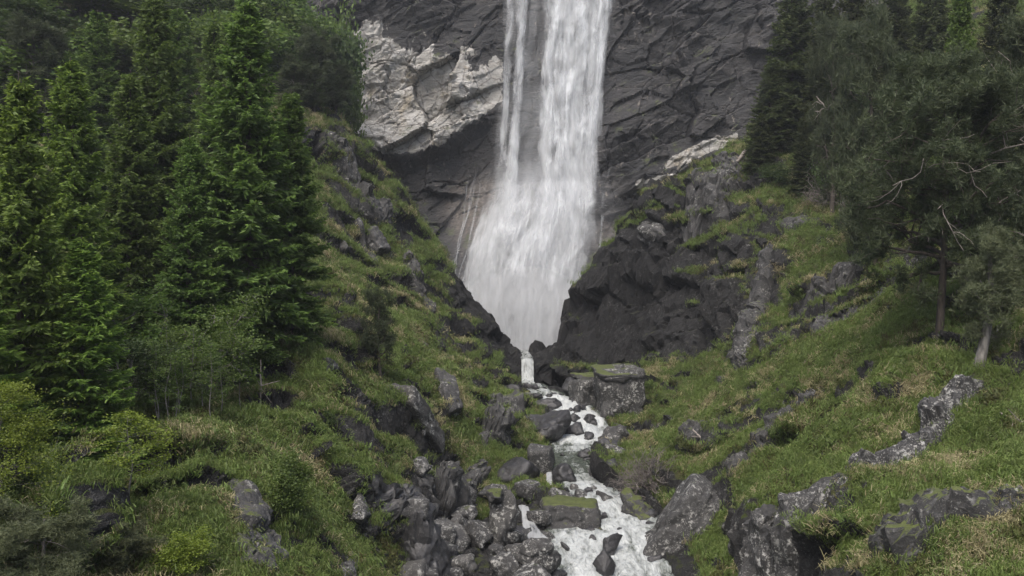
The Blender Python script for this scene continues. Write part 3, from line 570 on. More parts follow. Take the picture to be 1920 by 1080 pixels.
def outcrop(u1, v1, u2, v2, wpx, mat, label, rise=.48, seed=None, sub=5, boxy=False, sharp=14, sink=.45):
    p, n1 = hit(u1, v1); q, n2 = hit(u2, v2)
    if p is None or q is None: return
    Y = (p.y + q.y) / 2; wd = wpx * Y / F * 1.25; c = (p + q) / 2; gz = hit((u1 + u2) / 2, (v1 + v2) / 2)[0]
    if gz: c = gz
    ax = (q - p); ln = min(ax.length, 3.2 * max(wd, math.hypot(u2 - u1, v2 - v1) * Y / F)); ax.normalize()
    n = (n1 + n2); n = n if n.z > 0 else -n; n.normalize(); n = (n - ax * n.dot(ax)).normalized(); side = n.cross(ax).normalized()
    seed = seed or int(u1 + 3 * v1); hs = (ln * .56, wd * .56, max(.35, wd * rise * 1.3))
    o = obj('rock_outcrop', stone('rock_outcrop', hs, seed, sub=sub, rough=.07, boxy=boxy, sharp=sharp), M[mat])
    o.matrix_world = Matrix.Translation(c - n * hs[2] * sink) @ Matrix((ax, side, n)).transposed().to_4x4()
    return tag(o, label, 'rock')
for a in [(795, 645, 825, 668, 24, 'rock_slope', 'small dark ledge under a tussock on the left spur'),
 (600, 680, 640, 690, 34, 'rock_slope', 'low rock hidden under a tussock right of the spruce foot'),
 (655, 982, 675, 935, 30, 'rock_pale', 'pale upright stone in grass on the lower left slope'),
 (622, 1030, 642, 980, 26, 'rock_pale', 'slim pale stone in grass below another upright stone on the left slope'),
 (655, 1075, 665, 1040, 30, 'rock_pale', 'stubby pale stone low on the left slope near the gully'),
 (473, 857, 498, 857, 16, 'rock_mossy', 'small moss-topped stone on the left slope'),
 (640, 455, 655, 475, 22, 'rock_slope', 'small grey stone high on the left ridge slope'),
 (1195, 430, 1250, 440, 60, 'rock', 'rounded grey corner of the right bluff facing the fall'),
 (1885, 935, 1930, 925, 50, 'rock_pale', 'pale boulder half buried above the big mossy outcrop'),
 (1330, 720, 1362, 714, 24, 'rock_slope', 'small flat stone in grass below the bluff'),
 (1355, 800, 1375, 770, 28, 'rock_slope', 'small dark rock beside the grey bank slab'),
 (1640, 525, 1660, 465, 24, 'rock_slope', 'upright grey stone above the broad bare slab'),
 (1760, 470, 1790, 440, 20, 'rock_pale', 'small pale stones in grass behind the big pine trunk'),
 (1740, 800, 1770, 790, 40, 'rock_pale', 'pale round boulder on the ridge under the twisted pine'),
 (1850, 420, 1920, 380, 40, 'rock_slope', 'flaky rock patch high on the right slope'),
 (1460, 430, 1540, 415, 30, 'rock_slope', 'low rock step below the dead grey brush')]:
    outcrop(*a)
outcrop(752, 735, 820, 842, 26, 'rock_pale', 'long lichen-blotched slab jutting from the left grassy spur', rise=.8, boxy=True, sharp=24, sink=.2)
outcrop(822, 708, 848, 780, 26, 'rock_slope', 'dark rock face with a grassy brow on the left spur above the stream', rise=.8, boxy=True, sharp=24, sink=.2)
outcrop(690, 432, 715, 478, 20, 'rock_slope', 'narrow dark stone set in the left ridge slope', rise=.7, boxy=True, sink=.1)
def rib(line, wpx, hgt, mat, label, seed):
    """a band of bedrock breaking through the turf along a line over the slope"""
    pts_ = [hit(*p_)[0] for p_ in line]; pts_ = np.array([p_[:] for p_ in pts_ if p_ is not None])
    if len(pts_) < 2: return
    kn = np.concatenate([[0], np.cumsum(np.hypot(*np.diff(pts_[:, :2], axis=0).T))]); L = kn[-1]; n = int(np.clip(L / .1, 40, 170)); d_ = np.linspace(0, L, n); f = d_ / L
    wv = .35 * fbm(f * 5 + seed, f * 0, f * 0 + seed, 2); cxy = np.stack([np.interp(d_, kn, pts_[:, 0]), np.interp(d_, kn, pts_[:, 1])], 1); kk = np.hanning(15); kk /= kk.sum()
    cxy = np.stack([np.convolve(np.pad(cxy[:, q_], 7, mode='edge'), kk, 'valid') for q_ in (0, 1)], 1); T = np.gradient(cxy, axis=0); T /= np.linalg.norm(T, axis=1)[:, None] + 1e-9; Sd = np.stack([-T[:, 1], T[:, 0]], 1)
    cxy = cxy + Sd * wv[:, None]; ym = pts_[:, 1].mean(); m = 28; sx = np.linspace(-1, 1, m)
    hw = wpx * ym / F * .58 * (.5 + .5 * np.sin(np.pi * f) ** .6) * (1 + .5 * fbm(f * 7 + seed, f * 0, f * 0 + seed + 3, 2))
    XY = cxy[:, None] + Sd[:, None] * (hw[:, None] * sx[None])[..., None]; Zd = np.array([[drop(*p_) for p_ in r_] for r_ in XY])
    for _ in range(2): Zp = np.pad(Zd, 2, mode='edge'); Zd = sum(Zp[i_:i_ + n, j_:j_ + m] for i_ in range(5) for j_ in range(5)) / 25
    G = np.concatenate([XY, Zd[..., None]], -1); Nn = normals(G); Nn = np.where(Nn[..., 2:3] < 0, -Nn, Nn); mn = Nn.mean((0, 1)) + np.array([0, -.15, 0]); Nn = .5 * Nn + .5 * mn; Nn /= np.linalg.norm(Nn, axis=2)[..., None]
    prof = (1 - np.abs(sx) ** 4)[None] * np.clip(np.minimum(f, 1 - f) * 7, 0, 1)[:, None] ** .7 * (hgt + .5) - .5
    q = (G + Nn * prof[..., None]).reshape(-1, 3)
    w = np.stack([q[:, 0] * .8 + q[:, 2] * .4, q[:, 1] * .7, q[:, 2] * .8 - q[:, 0] * .3], 1) + seed; b1_, e1_ = blocks(w, 1.3); b2_, e2_ = blocks(w, .5); b3_, _e = blocks(w, .22)
    dd = .42 * b1_ + .24 * b2_ + .12 * b3_ - .16 * sst(.08, 0, e1_) - .06 * sst(.1, 0, e2_); dd = dd * np.repeat(np.minimum(1, hgt * 1.5 + .2), len(q))
    q = q + Nn.reshape(-1, 3) * dd[:, None]
    return tag(obj('rock_rib', mesh_np('rock_rib', q, grid_faces(n, m), smooth=False), M[mat]), label, 'rock')
for i, a in enumerate([([(1400, 1078), (1440, 1010), (1500, 960), (1560, 915), (1615, 885)], 62, .45, 'rock', 'long smooth rock rib rising out of the lower right grass'),
 ([(1570, 895), (1640, 878), (1710, 865), (1740, 825), (1790, 760), (1860, 700)], 66, .5, 'rock', 'rock rib climbing to the roots of the small twisted pine'),
 ([(1610, 1078), (1700, 1010), (1790, 965), (1880, 935), (1925, 915)], 105, .5, 'rock_mossy', 'big moss-mottled outcrop at the bottom of the right slope'),
 ([(1345, 935), (1380, 885), (1440, 812), (1490, 772), (1560, 712)], 34, .4, 'rock_slope', 'narrow rock rib running up the right bank from the leaning slab'),
 ([(1505, 650), (1560, 612), (1640, 562), (1720, 512)], 64, .3, 'rock_slope', 'broad bare slab across the right slope below the big pine'),
 ([(1470, 612), (1530, 560), (1600, 500), (1650, 462)], 30, .35, 'rock_slope', 'dark narrow rib above the broad bare slab'),
 ([(1255, 845), (1300, 812), (1352, 772)], 50, .4, 'rock_slope', 'grey slab on the right bank above the bare bush'),
 ([(1285, 385), (1340, 332), (1396, 286)], 80, .5, 'rock_slope', 'big tilted slab under the pale fallen log'),
 ([(1398, 695), (1404, 620), (1425, 545), (1440, 478)], 52, .9, 'rock_slope', 'dark split pillar standing out of the right slope'),
 ([(440, 885), (470, 960), (490, 1040), (470, 1085)], 96, .35, 'rock_slope', 'mossy ribbed outcrop on the lower left slope beside the small green bush'),
 ([(600, 250), (640, 312), (690, 372), (740, 440)], 32, .6, 'rock_slope', 'dark broken crag along the top of the left ridge'),
 ([(752, 462), (776, 520), (802, 582), (850, 645)], 28, .6, 'rock_slope', 'long dark rib running down the left ridge slope'),
 ([(690, 895), (728, 945), (760, 1010), (778, 1080)], 52, .8, 'rock_wet', 'dark overhung gully wall below the grass brow on the left'),
 ([(780, 905), (830, 925), (885, 905), (915, 850)], 42, .7, 'rock_slope', 'dark broken rock under the grassy brow beside the boulder pile'),
 ([(905, 840), (925, 800), (945, 760)], 46, .8, 'rock_slope', 'dark rock wall below the end of the left spur'),
 ([(655, 420), (690, 480), (720, 540)], 18, .4, 'rock_slope', 'thin rock rib halfway up the left ridge slope')]):
    rib(*a, seed=i * 3.7 + 1)

# ------------------------------------------------------------------ plants: builders
def tube(pts, rad, sides=6):
    pts = np.asarray(pts, float); n = len(pts); T = np.gradient(pts, axis=0); T /= np.linalg.norm(T, axis=1)[:, None] + 1e-9
    ref = np.where(np.abs(T[:, 2:3]) > .9, [[1., 0, 0]], [[0, 0, 1.]]); A = np.cross(T, ref); A /= np.linalg.norm(A, axis=1)[:, None]; Bv = np.cross(T, A)
    an = np.linspace(0, 2 * np.pi, sides, endpoint=False); rad = np.asarray(rad, float)
    v = pts[:, None] + rad[:, None, None] * (np.cos(an)[None, :, None] * A[:, None] + np.sin(an)[None, :, None] * Bv[:, None])
    i = np.arange(n * sides).reshape(n, sides); j = np.roll(i, -1, 1)
    return v.reshape(-1, 3), np.stack([i[:-1], j[:-1], j[1:], i[1:]], -1).reshape(-1, 4)
def tubes(name, L, sides=6):
    Vs, Fs = [], []; n = 0
    for p, r_ in L:
        v, f = tube(p, r_, sides); Vs.append(v); Fs.append(f + n); n += len(v)
    return mesh_np(name, np.concatenate(Vs), np.concatenate(Fs))
def kites(name, A, D, W, tip, rs, wid=.35, tip0=0.0):
    """leaf-shaped faces: base A, vector D, half-width W; the tip attribute runs 0 at the base to tip at the end"""
    n = len(A); rv = rs.normal(size=(n, 3)); S_ = np.cross(D, rv); S_ /= np.linalg.norm(S_, axis=1)[:, None] + 1e-9
    m = A + D * wid; v = np.stack([A, m + S_ * W[:, None], A + D, m - S_ * W[:, None]], 1).reshape(-1, 3)
    t = np.stack([tip * tip0, tip * .55, tip, tip * .55], 1).ravel()
    return mesh_np(name, v, np.arange(4 * n).reshape(n, 4), {'tip': np.clip(t, 0, 1)}, smooth=False)

def spruce(seed, h=18.0, rad=3.3, bare=.04):
    rs = np.random.default_rng(seed); A, D, W, T = [], [], [], []; limbs = []
    z = h * bare; lean = rs.normal(size=2) * .15
    gap = rs.uniform(0, 2 * np.pi)
    while z < h - .25:
        f = z / h; nb = int(rs.integers(6, 9)) if f < .9 else 5
        for b in range(nb):
            az = rs.uniform(0, 2 * np.pi); L = (rad * (1 - f) ** .62 * rs.uniform(.6, 1.12) + .10) * (.86 + .14 * math.cos(az - gap)) * (1.0 if f > .12 else .55 + 3.5 * f)
            pitch = R(-22 + 62 * f + rs.normal() * 7); n = max(4, int(L / .12)); s = np.linspace(.1, 1, n)
            up = L * (np.sin(pitch) * s - .30 * s ** 1.5 * (1 - f) + .22 * s ** 3); out = L * s * np.cos(pitch)
            ca, sa = math.cos(az), math.sin(az); P_ = np.stack([out * ca, out * sa, z + rs.normal() * .12 + up], 1); P_[:, :2] += lean * f * 1.0
            if L > .8: limbs.append((P_[:: max(1, n // 4)], np.linspace(.035, .008, len(P_[:: max(1, n // 4)]))))
            tl = (.50 * L * (1 - s) ** .8 * np.minimum(1, s * 3) * .55 + .16)
            for sd in (-1, 1):
                ang = sd * (R(58) + rs.normal(size=n) * .25); dx, dy = np.cos(az + ang), np.sin(az + ang)
                dr = np.stack([dx, dy, -.30 + .25 * rs.normal(size=n)], 1); ln = tl * rs.uniform(.7, 1.2, n)
                for q, (f0, f1, wf) in enumerate(((0, .62, 1.0), (.38, 1.0, 1.0), (.2, .75, .9), (.55, .95, .8))):
                    j = rs.normal(size=(n, 3)) * .16
                    A.append(P_ + dr * (ln * f0)[:, None]); d = (dr + j * (1.9 if q >= 2 else 1)) * (ln * (f1 - f0) + .12)[:, None]; D.append(d); W.append(.045 + .035 * rs.random(n))
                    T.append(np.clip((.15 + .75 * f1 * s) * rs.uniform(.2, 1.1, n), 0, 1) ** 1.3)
            k = max(2, n // 4); e = P_[-1]                                   # leading shoot
            A.append(np.repeat(P_[-k:], 1, 0)); D.append(np.stack([np.full(k, ca), np.full(k, sa), np.full(k, .15)], 1) * .3 + rs.normal(size=(k, 3)) * .05); W.append(np.full(k, .04)); T.append(np.full(k, .9))
        z += rs.uniform(.26, .40) * (1.0 if f < .85 else .6)
    n = 26; A.append(np.stack([np.zeros(n) + lean[0], np.zeros(n) + lean[1], h - .1 - rs.random(n) * .9], 1)); D.append(np.stack([rs.normal(size=n) * .1, rs.normal(size=n) * .1, np.full(n, .28)], 1)); W.append(np.full(n, .04)); T.append(np.full(n, 1.))
    zz = np.linspace(-.4, h + .35, 12); tr = [(np.stack([lean[0] * zz / h, lean[1] * zz / h, zz], 1), .012 * h * (1 - zz / (h + .6)) ** .9 + .015)]
    return tubes('trunk', tr, 8), kites('crown', np.concatenate(A), np.concatenate(D), np.concatenate(W), np.concatenate(T), rs), tubes('limbs', limbs, 3)

def branching(rs, base, d0, length, rad, levels, split=(2, 3), spread=.7, up=.15, wob=.18):
    """recursive limbs; returns (polylines, twig ends)"""
    out, ends = [], []
    def grow(p, d, L, r_, lv):
        n = 5; pts = [p]; d = d / np.linalg.norm(d)
        for k in range(n):
            d = d + rs.normal(size=3) * wob + np.array([0, 0, up]) * .3; d /= np.linalg.norm(d); pts.append(pts[-1] + d * L / n)
        out.append((np.array(pts), np.linspace(r_, r_ * .55, n + 1)))
        if lv == 0: ends.extend(pts[2:]); return
        if lv <= 1: ends.extend(pts[3:])
        for b in range(int(rs.integers(split[0], split[1] + 1))):
            nd = d + rs.normal(size=3) * spread; k = int(rs.integers(2, n + 1)); grow(pts[k], nd, L * rs.uniform(.55, .8), r_ * .55, lv - 1)
    grow(np.asarray(base, float), np.asarray(d0, float), length, rad, levels); return out, np.array(ends)
def broadleaf(seed, h=6.0, stems=1, levels=4, leaf=.13, per=16, spread=.75, cl=.34, thin=.035, up=.25, wf=.35):
    rs = np.random.default_rng(seed); L, E = [], []
    for s in range(stems):
        d = np.array([rs.normal() * .22, rs.normal() * .22, 1]); o, e = branching(rs, (rs.normal() * .15 * (stems > 1), rs.normal() * .15 * (stems > 1), -.2), d, h * .45, h * thin / (1 + .5 * (stems > 1)), levels, (2, 3), spread, up); L += o; E.append(e)
    E = np.concatenate(E); E = E[E[:, 2] > h * .16]; n = len(E) * per
    A = np.repeat(E, per, 0) + rs.normal(size=(n, 3)) * cl * (1, 1, .6)
    D = rs.normal(size=(n, 3)) * (1, 1, .45); D /= np.linalg.norm(D, axis=1)[:, None]; D *= (leaf * rs.uniform(.7, 1.3, n))[:, None]
    return tubes('trunk', L, 5), kites('crown', A, D, leaf * wf * rs.uniform(.8, 1.2, n), rs.random(n) ** 2, rs, .5, 1.0)
def sapling(seed, h=7.0, first=.3, reach=1.3, leaf=.13, per=10, flat=.3, thick=.009, nb=26, stems=1, cl=.22):
    """slim stem(s) with short side boughs carrying sprays of leaves"""
    rs = np.random.default_rng(seed); L, E = [], []
    for st in range(stems):
        b = rs.normal(size=2) * .5 * (stems > 1); d = rs.normal(size=2) * .35; hh = h * (1 if st == 0 else rs.uniform(.7, .95)); z = np.linspace(-.2, hh, 12)
        tr = np.stack([b[0] + d[0] * (z / hh) ** 2 + .12 * np.sin(z * 1.3 + st), b[1] + d[1] * (z / hh) ** 2 + .1 * np.cos(z * 1.1), z], 1); L.append((tr, h * thick * (1 - z / hh * .85)))
        for k in range(nb):
            f = first + (1 - first) * (k + rs.random()) / nb; c = np.array([np.interp(f * hh, z, tr[:, q]) for q in range(3)]); az = rs.uniform(0, 6.28)
            o, e = branching(rs, c, (math.cos(az), math.sin(az), flat), reach * (1.15 - f) * rs.uniform(.6, 1.2) + .25, .012, 1, (2, 3), .5, .05, .15); L += o; E.append(e)
    E = np.concatenate(E); n = len(E) * per; A = np.repeat(E, per, 0) + rs.normal(size=(n, 3)) * cl * (1, 1, .35)
    D = rs.normal(size=(n, 3)) * (1, 1, .35); D /= np.linalg.norm(D, axis=1)[:, None]; D *= (leaf * rs.uniform(.7, 1.3, n))[:, None]
    return tubes('trunk', L, 5), kites('crown', A, D, leaf * rs.uniform(.25, .38, n), rs.random(n) ** 2, rs, .5, 1.0)
def pine(seed, h=8.0, first=.3, rad=2.2, ntuft=2600, thick=.022, bend=.3, dead=0, needle=.17):
    rs = np.random.default_rng(seed); zz = np.linspace(-.3, h * .95, 10); bx, by = rs.normal(size=2) * bend
    tr = np.stack([bx * np.sin(zz / h * 3), by * np.sin(zz / h * 2.4), zz], 1); limbs = [(tr, h * thick * (1 - zz / (h * 1.05)) ** .8 + .015)]; deadl = []; E = []
    nb = int(h * 5)
    for b in range(nb):
        f = first + (1 - first) * (b + rs.random()) / nb; c = np.array([np.interp(f * h * .95, zz, tr[:, k]) for k in range(3)])
        Lb = rad * (.45 + .75 * math.sin(math.pi * min(1, (f - first) / (1 - first) * .8 + .15))) * rs.uniform(.5, 1.1); az = rs.uniform(0, 2 * np.pi)
        o, e = branching(rs, c, (math.cos(az), math.sin(az), rs.uniform(-.15, .45)), Lb * .62, .010 * h * (1.1 - f), 2, (2, 3), .65, .22, .22); limbs += o; E.append(e)
    for b in range(dead):
        f = rs.uniform(first * .7, .75); c = np.array([np.interp(f * h, zz, tr[:, k]) for k in range(3)]); az = rs.uniform(0, 2 * np.pi)
        o, e = branching(rs, c, (math.cos(az), math.sin(az), rs.uniform(-.3, .25)), rad * rs.uniform(.5, .9), .04, 2, (2, 3), .7, 0, .3); deadl.append(tubes('dead_branch', o, 4))
    E = np.concatenate(E); E = E[rs.integers(0, len(E), ntuft)] + rs.normal(size=(ntuft, 3)) * .13; k = 13
    A = np.repeat(E, k, 0); n = len(A); D = rs.normal(size=(n, 3)) + (0, 0, .55); D /= np.linalg.norm(D, axis=1)[:, None]; D *= (needle * rs.uniform(.7, 1.3, n))[:, None]
    cr = kites('crown', A, D, np.full(n, needle * .055), np.repeat(rs.random(ntuft) ** 1.5, k), rs, .45, .5)
    return (tubes('trunk', limbs, 6), cr, *deadl)

SPR = [spruce(s, rad=r_) for s, r_ in ((1, 3.5), (2, 3.4), (3, 3.7), (4, 3.4))]
def plant(name, x, y, label, cat, parts, sc, rz, group=None, mats=(), z=None, tilt=(0, 0)):
    e = empty(name, (x, y, (drop(x, y) if z is None else z) - .05), rz, sc); e.rotation_euler[0], e.rotation_euler[1] = tilt
    for (pn, me), mt in zip(parts, mats):
        if me is None: continue
        o = obj(pn, me, M[mt], e)
        if me.materials[0] != M[mt]: o.material_slots[0].link = 'OBJECT'; o.material_slots[0].material = M[mt]
    return tag(e, label, cat, group)
def put_spruce(u, v, Y, rad, var, mat, label, group=None):
    k_ = near(u, Y) / Y; Y *= k_; rad *= k_
    x = (u - 960) / F * Y; z0 = drop(x, Y); h = (540 - v) / F * Y - z0; t, c, l = SPR[var]; s = rad / 3.3
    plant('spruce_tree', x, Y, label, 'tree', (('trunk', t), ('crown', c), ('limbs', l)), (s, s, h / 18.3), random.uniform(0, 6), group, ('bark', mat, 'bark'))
for a in [(470, -12, 45, 4.0, 0, 'spruce', 'tallest broad green spruce at the edge of the left grass slope'),
 (285, -30, 50, 3.4, 1, 'spruce', 'tall spruce with dense crown just left of the tallest one'),
 (148, 105, 37, 2.7, 2, 'spruce_bright', 'bright green spruce with a pointed top left of the dense one'),
 (40, 135, 30, 2.6, 3, 'spruce_bright', 'yellow-green spruce with long bare leader at the left of the wood'),
 (183, 16, 58, 3.0, 1, 'spruce', 'slender spruce with thin top rising behind the bright pointed one'),
 (400, 34, 56, 2.6, 3, 'spruce', 'spruce with thin bare leader behind the tallest one'),
 (150, 440, 30.5, 2.4, 0, 'spruce_bright', 'bright fresh-tipped spruce in front of the left wood'),
 (335, 10, 62, 3.2, 2, 'spruce', 'dark spruce deep in the wood between two tall ones'),
 (545, 165, 48, 2.8, 1, 'spruce', 'shorter spruce leaning on the side of the tallest one'),
 (242, 130, 44, 2.9, 3, 'spruce', 'shaded spruce in the middle of the left wood'),
 (-50, 60, 42, 3.0, 2, 'spruce', 'spruce standing at the outer end of the left wood'),
 (-70, 380, 27, 2.4, 1, 'spruce_bright', 'fresh-tipped spruce beside the yellow-green one'),
 (352, 250, 42.5, 2.4, 2, 'spruce', 'spruce filling the gap in front of the tallest one'),
 (1482, -70, 78, 3.8, 0, 'spruce_dark', 'dark spruce on the right ridge next to the cliff'),
 (1545, -60, 73, 3.0, 1, 'spruce_dark', 'dark spruce behind the pale shrub on the right ridge'),
 (1440, 110, 77, 2.8, 2, 'spruce_dark', 'shorter dark spruce leaning out over the right ridge'),
 (1428, 215, 75, 1.9, 3, 'spruce_dark', 'small dark spruce at the head of the fallen log'),
 (1505, 215, 69, 1.6, 0, 'spruce_dark', 'low bushy spruce on the edge of the right ridge'),
 (1615, -80, 70, 3.2, 2, 'spruce_dark', 'dark spruce above the big pine on the right slope'),
 (1680, -60, 74, 3.2, 3, 'spruce_dark', 'tall dark spruce deep in the right wood'),
 (1800, -40, 54, 2.3, 1, 'spruce', 'fresh green spruce shining out of the dark right wood'),
 (1750, -90, 68, 3.2, 0, 'spruce_dark', 'dark spruce behind the fresh green one'),
 (1880, -60, 60, 3.0, 2, 'spruce_dark', 'dark spruce right of the fresh green one'),
 (1960, -60, 52, 3.0, 1, 'spruce_dark', 'dark spruce at the outer end of the right wood')]:
    put_spruce(*a)
BL = [broadleaf(31, 7, 2, 4, .17, 16, cl=.42), broadleaf(32, 7, 3, 4, .16, 13, cl=.42), broadleaf(33, 7, 5, 3, .17, 26, cl=.42)]
def put_leafy(u, v, Y, width, var, mat, label, name='broadleaf_tree', group=None, set_=None, bark='bark_grey', cat='tree', h=None):
    k_ = near(u, Y) / Y; Y *= k_; width *= k_
    x = (u - 960) / F * Y; z0 = drop(x, Y); h = h or max(2.5, (540 - v) / F * Y - z0); p = (set_ or BL)[var]
    plant(name, x, Y, label, cat, [('trunk', p[0]), ('crown', p[1])] + [('dead_branch', d_) for d_ in p[2:]], (width / 5.2, width / 5.2, h / 7.0), random.uniform(0, 6), group, (bark, mat) + ('dead',) * len(p[2:]))
BGL = [broadleaf(36, 7, 3, 3, .30, 34, .75, .55), broadleaf(37, 7, 4, 3, .30, 30, .75, .6)]
gb = 'leafy trees on the slope above the left wood'
for i, (u, v, Y, w) in enumerate([(30, -40, 74, 9), (120, -60, 80, 9), (215, -50, 84, 9), (300, -60, 90, 9), (385, -50, 86, 9), (455, -50, 82, 8), (520, -40, 88, 8), (590, -20, 99, 7), (250, 20, 70, 8), (90, 60, 62, 8), (-40, 0, 64, 8), (640, -45, 108, 6), (0, -10, 68, 9), (60, -30, 78, 9), (165, -20, 76, 9), (260, -30, 80, 9), (345, -20, 78, 8), (425, 0, 76, 7), (500, 30, 80, 6.5), (150, 60, 68, 8), (-60, -40, 72, 9), (545, -30, 94, 7)]):
    put_leafy(u, v, Y, w, i % 2, ['leaf', 'leaf_dark', 'leaf'][i % 3], ['fresh green', 'dark green', 'fresh green'][i % 3] + ' leafy tree on the steep slope above the left wood', group=gb, set_=BGL)
put_leafy(300, 520, 41, 4.5, 0, 'leaf', 'dense leafy tree at the foot of the tallest spruces')
put_leafy(380, 540, 40.5, 4.2, 1, 'leaf', 'leafy tree with pale stems between the spruces and the grass')
put_leafy(250, 600, 36, 3.6, 2, 'leaf_dark', 'dark leafy thicket tree beside the bright fresh-tipped spruce')
put_leafy(560, 60, 86, 4.5, 0, 'leaf', 'leafy tree against the pale cliff above the left ridge')
put_leafy(1580, 200, 66, 4.2, 1, 'leaf_dark', 'pale green leafy shrub tree on the right ridge')
put_leafy(1850, 200, 58, 5, 0, 'leaf_dark', 'leafy tree below the fresh green spruce')
BIR = [sapling(41, stems=1, per=7), sapling(42, stems=2, per=6, nb=18), sapling(43, stems=3, per=5, nb=16)]
for u, v, Y, w, va, lb in [(318, 600, 36.5, 2.6, 0, 'thin grey-stemmed sapling at the wood edge with open crown'), (372, 610, 37.5, 2.8, 1, 'clump of thin grey saplings in front of the leafy thicket'),
      (415, 620, 38.5, 2.6, 0, 'slender sapling nearest the grass at the wood edge'), (345, 650, 36, 2.6, 2, 'low many-stemmed sapling between the thin grey ones'), (290, 640, 35, 2.8, 2, 'leafy many-stemmed sapling beside the bright fresh-tipped spruce'), (395, 640, 36.5, 2.6, 0, 'single pale sapling just in front of the sapling clump'), (450, 640, 40.5, 2.2, 0, 'small leafy sapling under the tallest spruce')]:
    put_leafy(u, v, Y, w, va, 'leaf', lb, 'sapling', None, BIR, 'bark_grey')
MAP = [sapling(51, 7, .38, 3.0, .16, 13, .12, .010, 26, cl=.30), sapling(52, 7, .1, 3.2, .14, 26, .2, .012, 40, cl=.4)]
put_leafy(245, 812, 26.5, 2.7, 0, 'leaf_yellow', 'young yellow-green maple with a thin pale stem', 'young_maple', None, MAP, 'bark_grey')
put_leafy(0, 770, 23, 2.3, 1, 'leaf_yellow', 'large bright yellow-green leafy tree at the wood margin', 'young_maple', None, MAP, 'bark_grey')
SH = [broadleaf(61, 7, 7, 2, .26, 34, .8, .5, .006, .3), broadleaf(62, 7, 9, 2, .26, 90, .8, .6, .006, .3, .09)]
JU = pine(83, 3.0, .02, 2.3, 5200, .02, .2, needle=.17)
for u, v, w, lb in [(80, 1090, 3.0, 'grey-green juniper bush under the young maple'), (205, 1060, 1.8, 'low juniper bush behind the young maple stem'), (690, 655, 1.0, 'thin straggly bush beside the lone small pine')]:
    p, _ = hit(u, v)
    if p: plant('juniper_bush', p.x, p.y, lb, 'bush', (('stems', JU[0]), ('crown', JU[1])), (w / 4.6, w / 4.6, w / 6.5), random.uniform(0, 6), None, ('twig', 'juniper'), z=p.z)
for u, v, w, h, mt, va, lb in [(535, 960, 1.2, 1.9, 'leaf', 0, 'small upright green bush beside the ribbed outcrop'), (345, 1070, .9, 1.0, 'leaf_yellow', 0, 'low yellow-green bush near the ribbed outcrop'),
      
      (605, 800, .7, .7, 'leaf_dark', 0, 'tiny dark bush alone on the left grass slope'),
      (470, 690, 2.0, 1.4, 'leaf', 0, 'leafy bush at the right end of the sapling thicket'), (1545, 310, 2.6, 3.0, 'leaf', 1, 'light green bush above the dead grey brush'), (1450, 350, 2.4, 2.0, 'leaf_dark', 0, 'dark bush beside the small dark spruce'),
      (1900, 330, 3.0, 2.4, 'leaf_dark', 0, 'dark bush on the upper right slope')]:
    p, _ = hit(u, v)
    if p: plant('bush', p.x, p.y, lb, 'bush', (('stems', SH[va][0]), ('crown', SH[va][1])), (w / 4.6, w / 4.6, h / 6.5), random.uniform(0, 6), None, ('twig', mt), z=p.z)
LP = [pine(75, 7, .3, 1.9, 1500, needle=.26)]
PN = [pine(71, 7, .16, 2.0, 5200, needle=.24), pine(72, 7, .12, 2.0, 4800, dead=3, needle=.24)]
for u, v, Y, w, va, lb in [(588, 62, 74, 5.6, 0, 'dark pine on the rim of the left ridge before the pale cliff'), (628, 120, 75.5, 4.0, 1, 'small pine at the outer rim of the left ridge'), (556, 120, 72, 4.6, 1, 'pine half hidden behind the shorter spruce'),
     (60, 40, 60, 7.5, 1, 'dark rounded pine behind the yellow-green spruce'),
     (1640, 40, 58, 7, 0, 'dull green pine behind the big pine'), (1935, 30, 46, 6.5, 1, 'dark pine with dead branches at the edge of the right wood'), (1560, 40, 66, 5.5, 1, 'dull pine between the dark spruces of the right ridge')]:
    put_leafy(u, v, Y, w, va, 'pine', lb, 'pine_tree', None, PN, 'bark')
put_leafy(716, 545, 50.3, 3.6, 0, 'pine', 'lone small pine on the left grass slope', 'pine_tree', None, LP, 'bark')
bp = pine(77, 11.2, .27, 4.4, 10000, .014, .45, dead=6, needle=.27)
p, _ = hit(1760, 640)
plant('pine_tree', p.x, p.y, 'big old pine with a bare grey trunk and dead branches on the right slope', 'tree', [('trunk', bp[0]), ('crown', bp[1])] + [('dead_branch', d_) for d_ in bp[2:]], 1.0, 1.0, None, ('bark', 'pine') + ('dead',) * 8, z=p.z)
tp = pine(79, 4.6, .22, 1.5, 2600, .04, .5, needle=.17)
p, _ = hit(1835, 685)
plant('pine_tree', p.x, p.y, 'small twisted many-stemmed pine growing on the lichen-crusted outcrop', 'tree', (('trunk', tp[0]), ('crown', tp[1])), 1.0, 1.0, None, ('bark_grey', 'juniper'), z=p.z)

# dead wood
def bare_bush(name, u, v, Y, size, label, mat, n=16, flat=.5, z=None, seed=5, cat='bush', lv=3, bias=(0, 0)):
    rs = np.random.default_rng(seed); L = []
    for k in range(n):
        az = rs.uniform(0, 6.28); o, e = branching(rs, rs.normal(size=3) * .02, (math.cos(az) * flat * 2 + bias[0], math.sin(az) * flat + bias[1], 1), size * .5, .045, lv, (2, 3), .6, .1, .25); L += o
    c = at(u, v, Y); o = obj(name, tubes(name, L, 3), M[mat]); o.location = c if z is None else (c[0], c[1], z); return tag(o, label, cat)
pb_, _n = hit(1222, 918)
bare_bush('bare_bush', 1222, 918, pb_.y, 2.7, 'leafless grey bush hanging over the rapids', 'twig', 34, .6, z=pb_.z - .1, bias=(-.9, -.6))
bare_bush('driftwood', 1232, 925, 43.2, 1.0, 'tangle of bleached driftwood beside the leafless bush', 'dead', 4, .9, seed=8, cat='branch', lv=2)
p, n_ = hit(1550, 385)
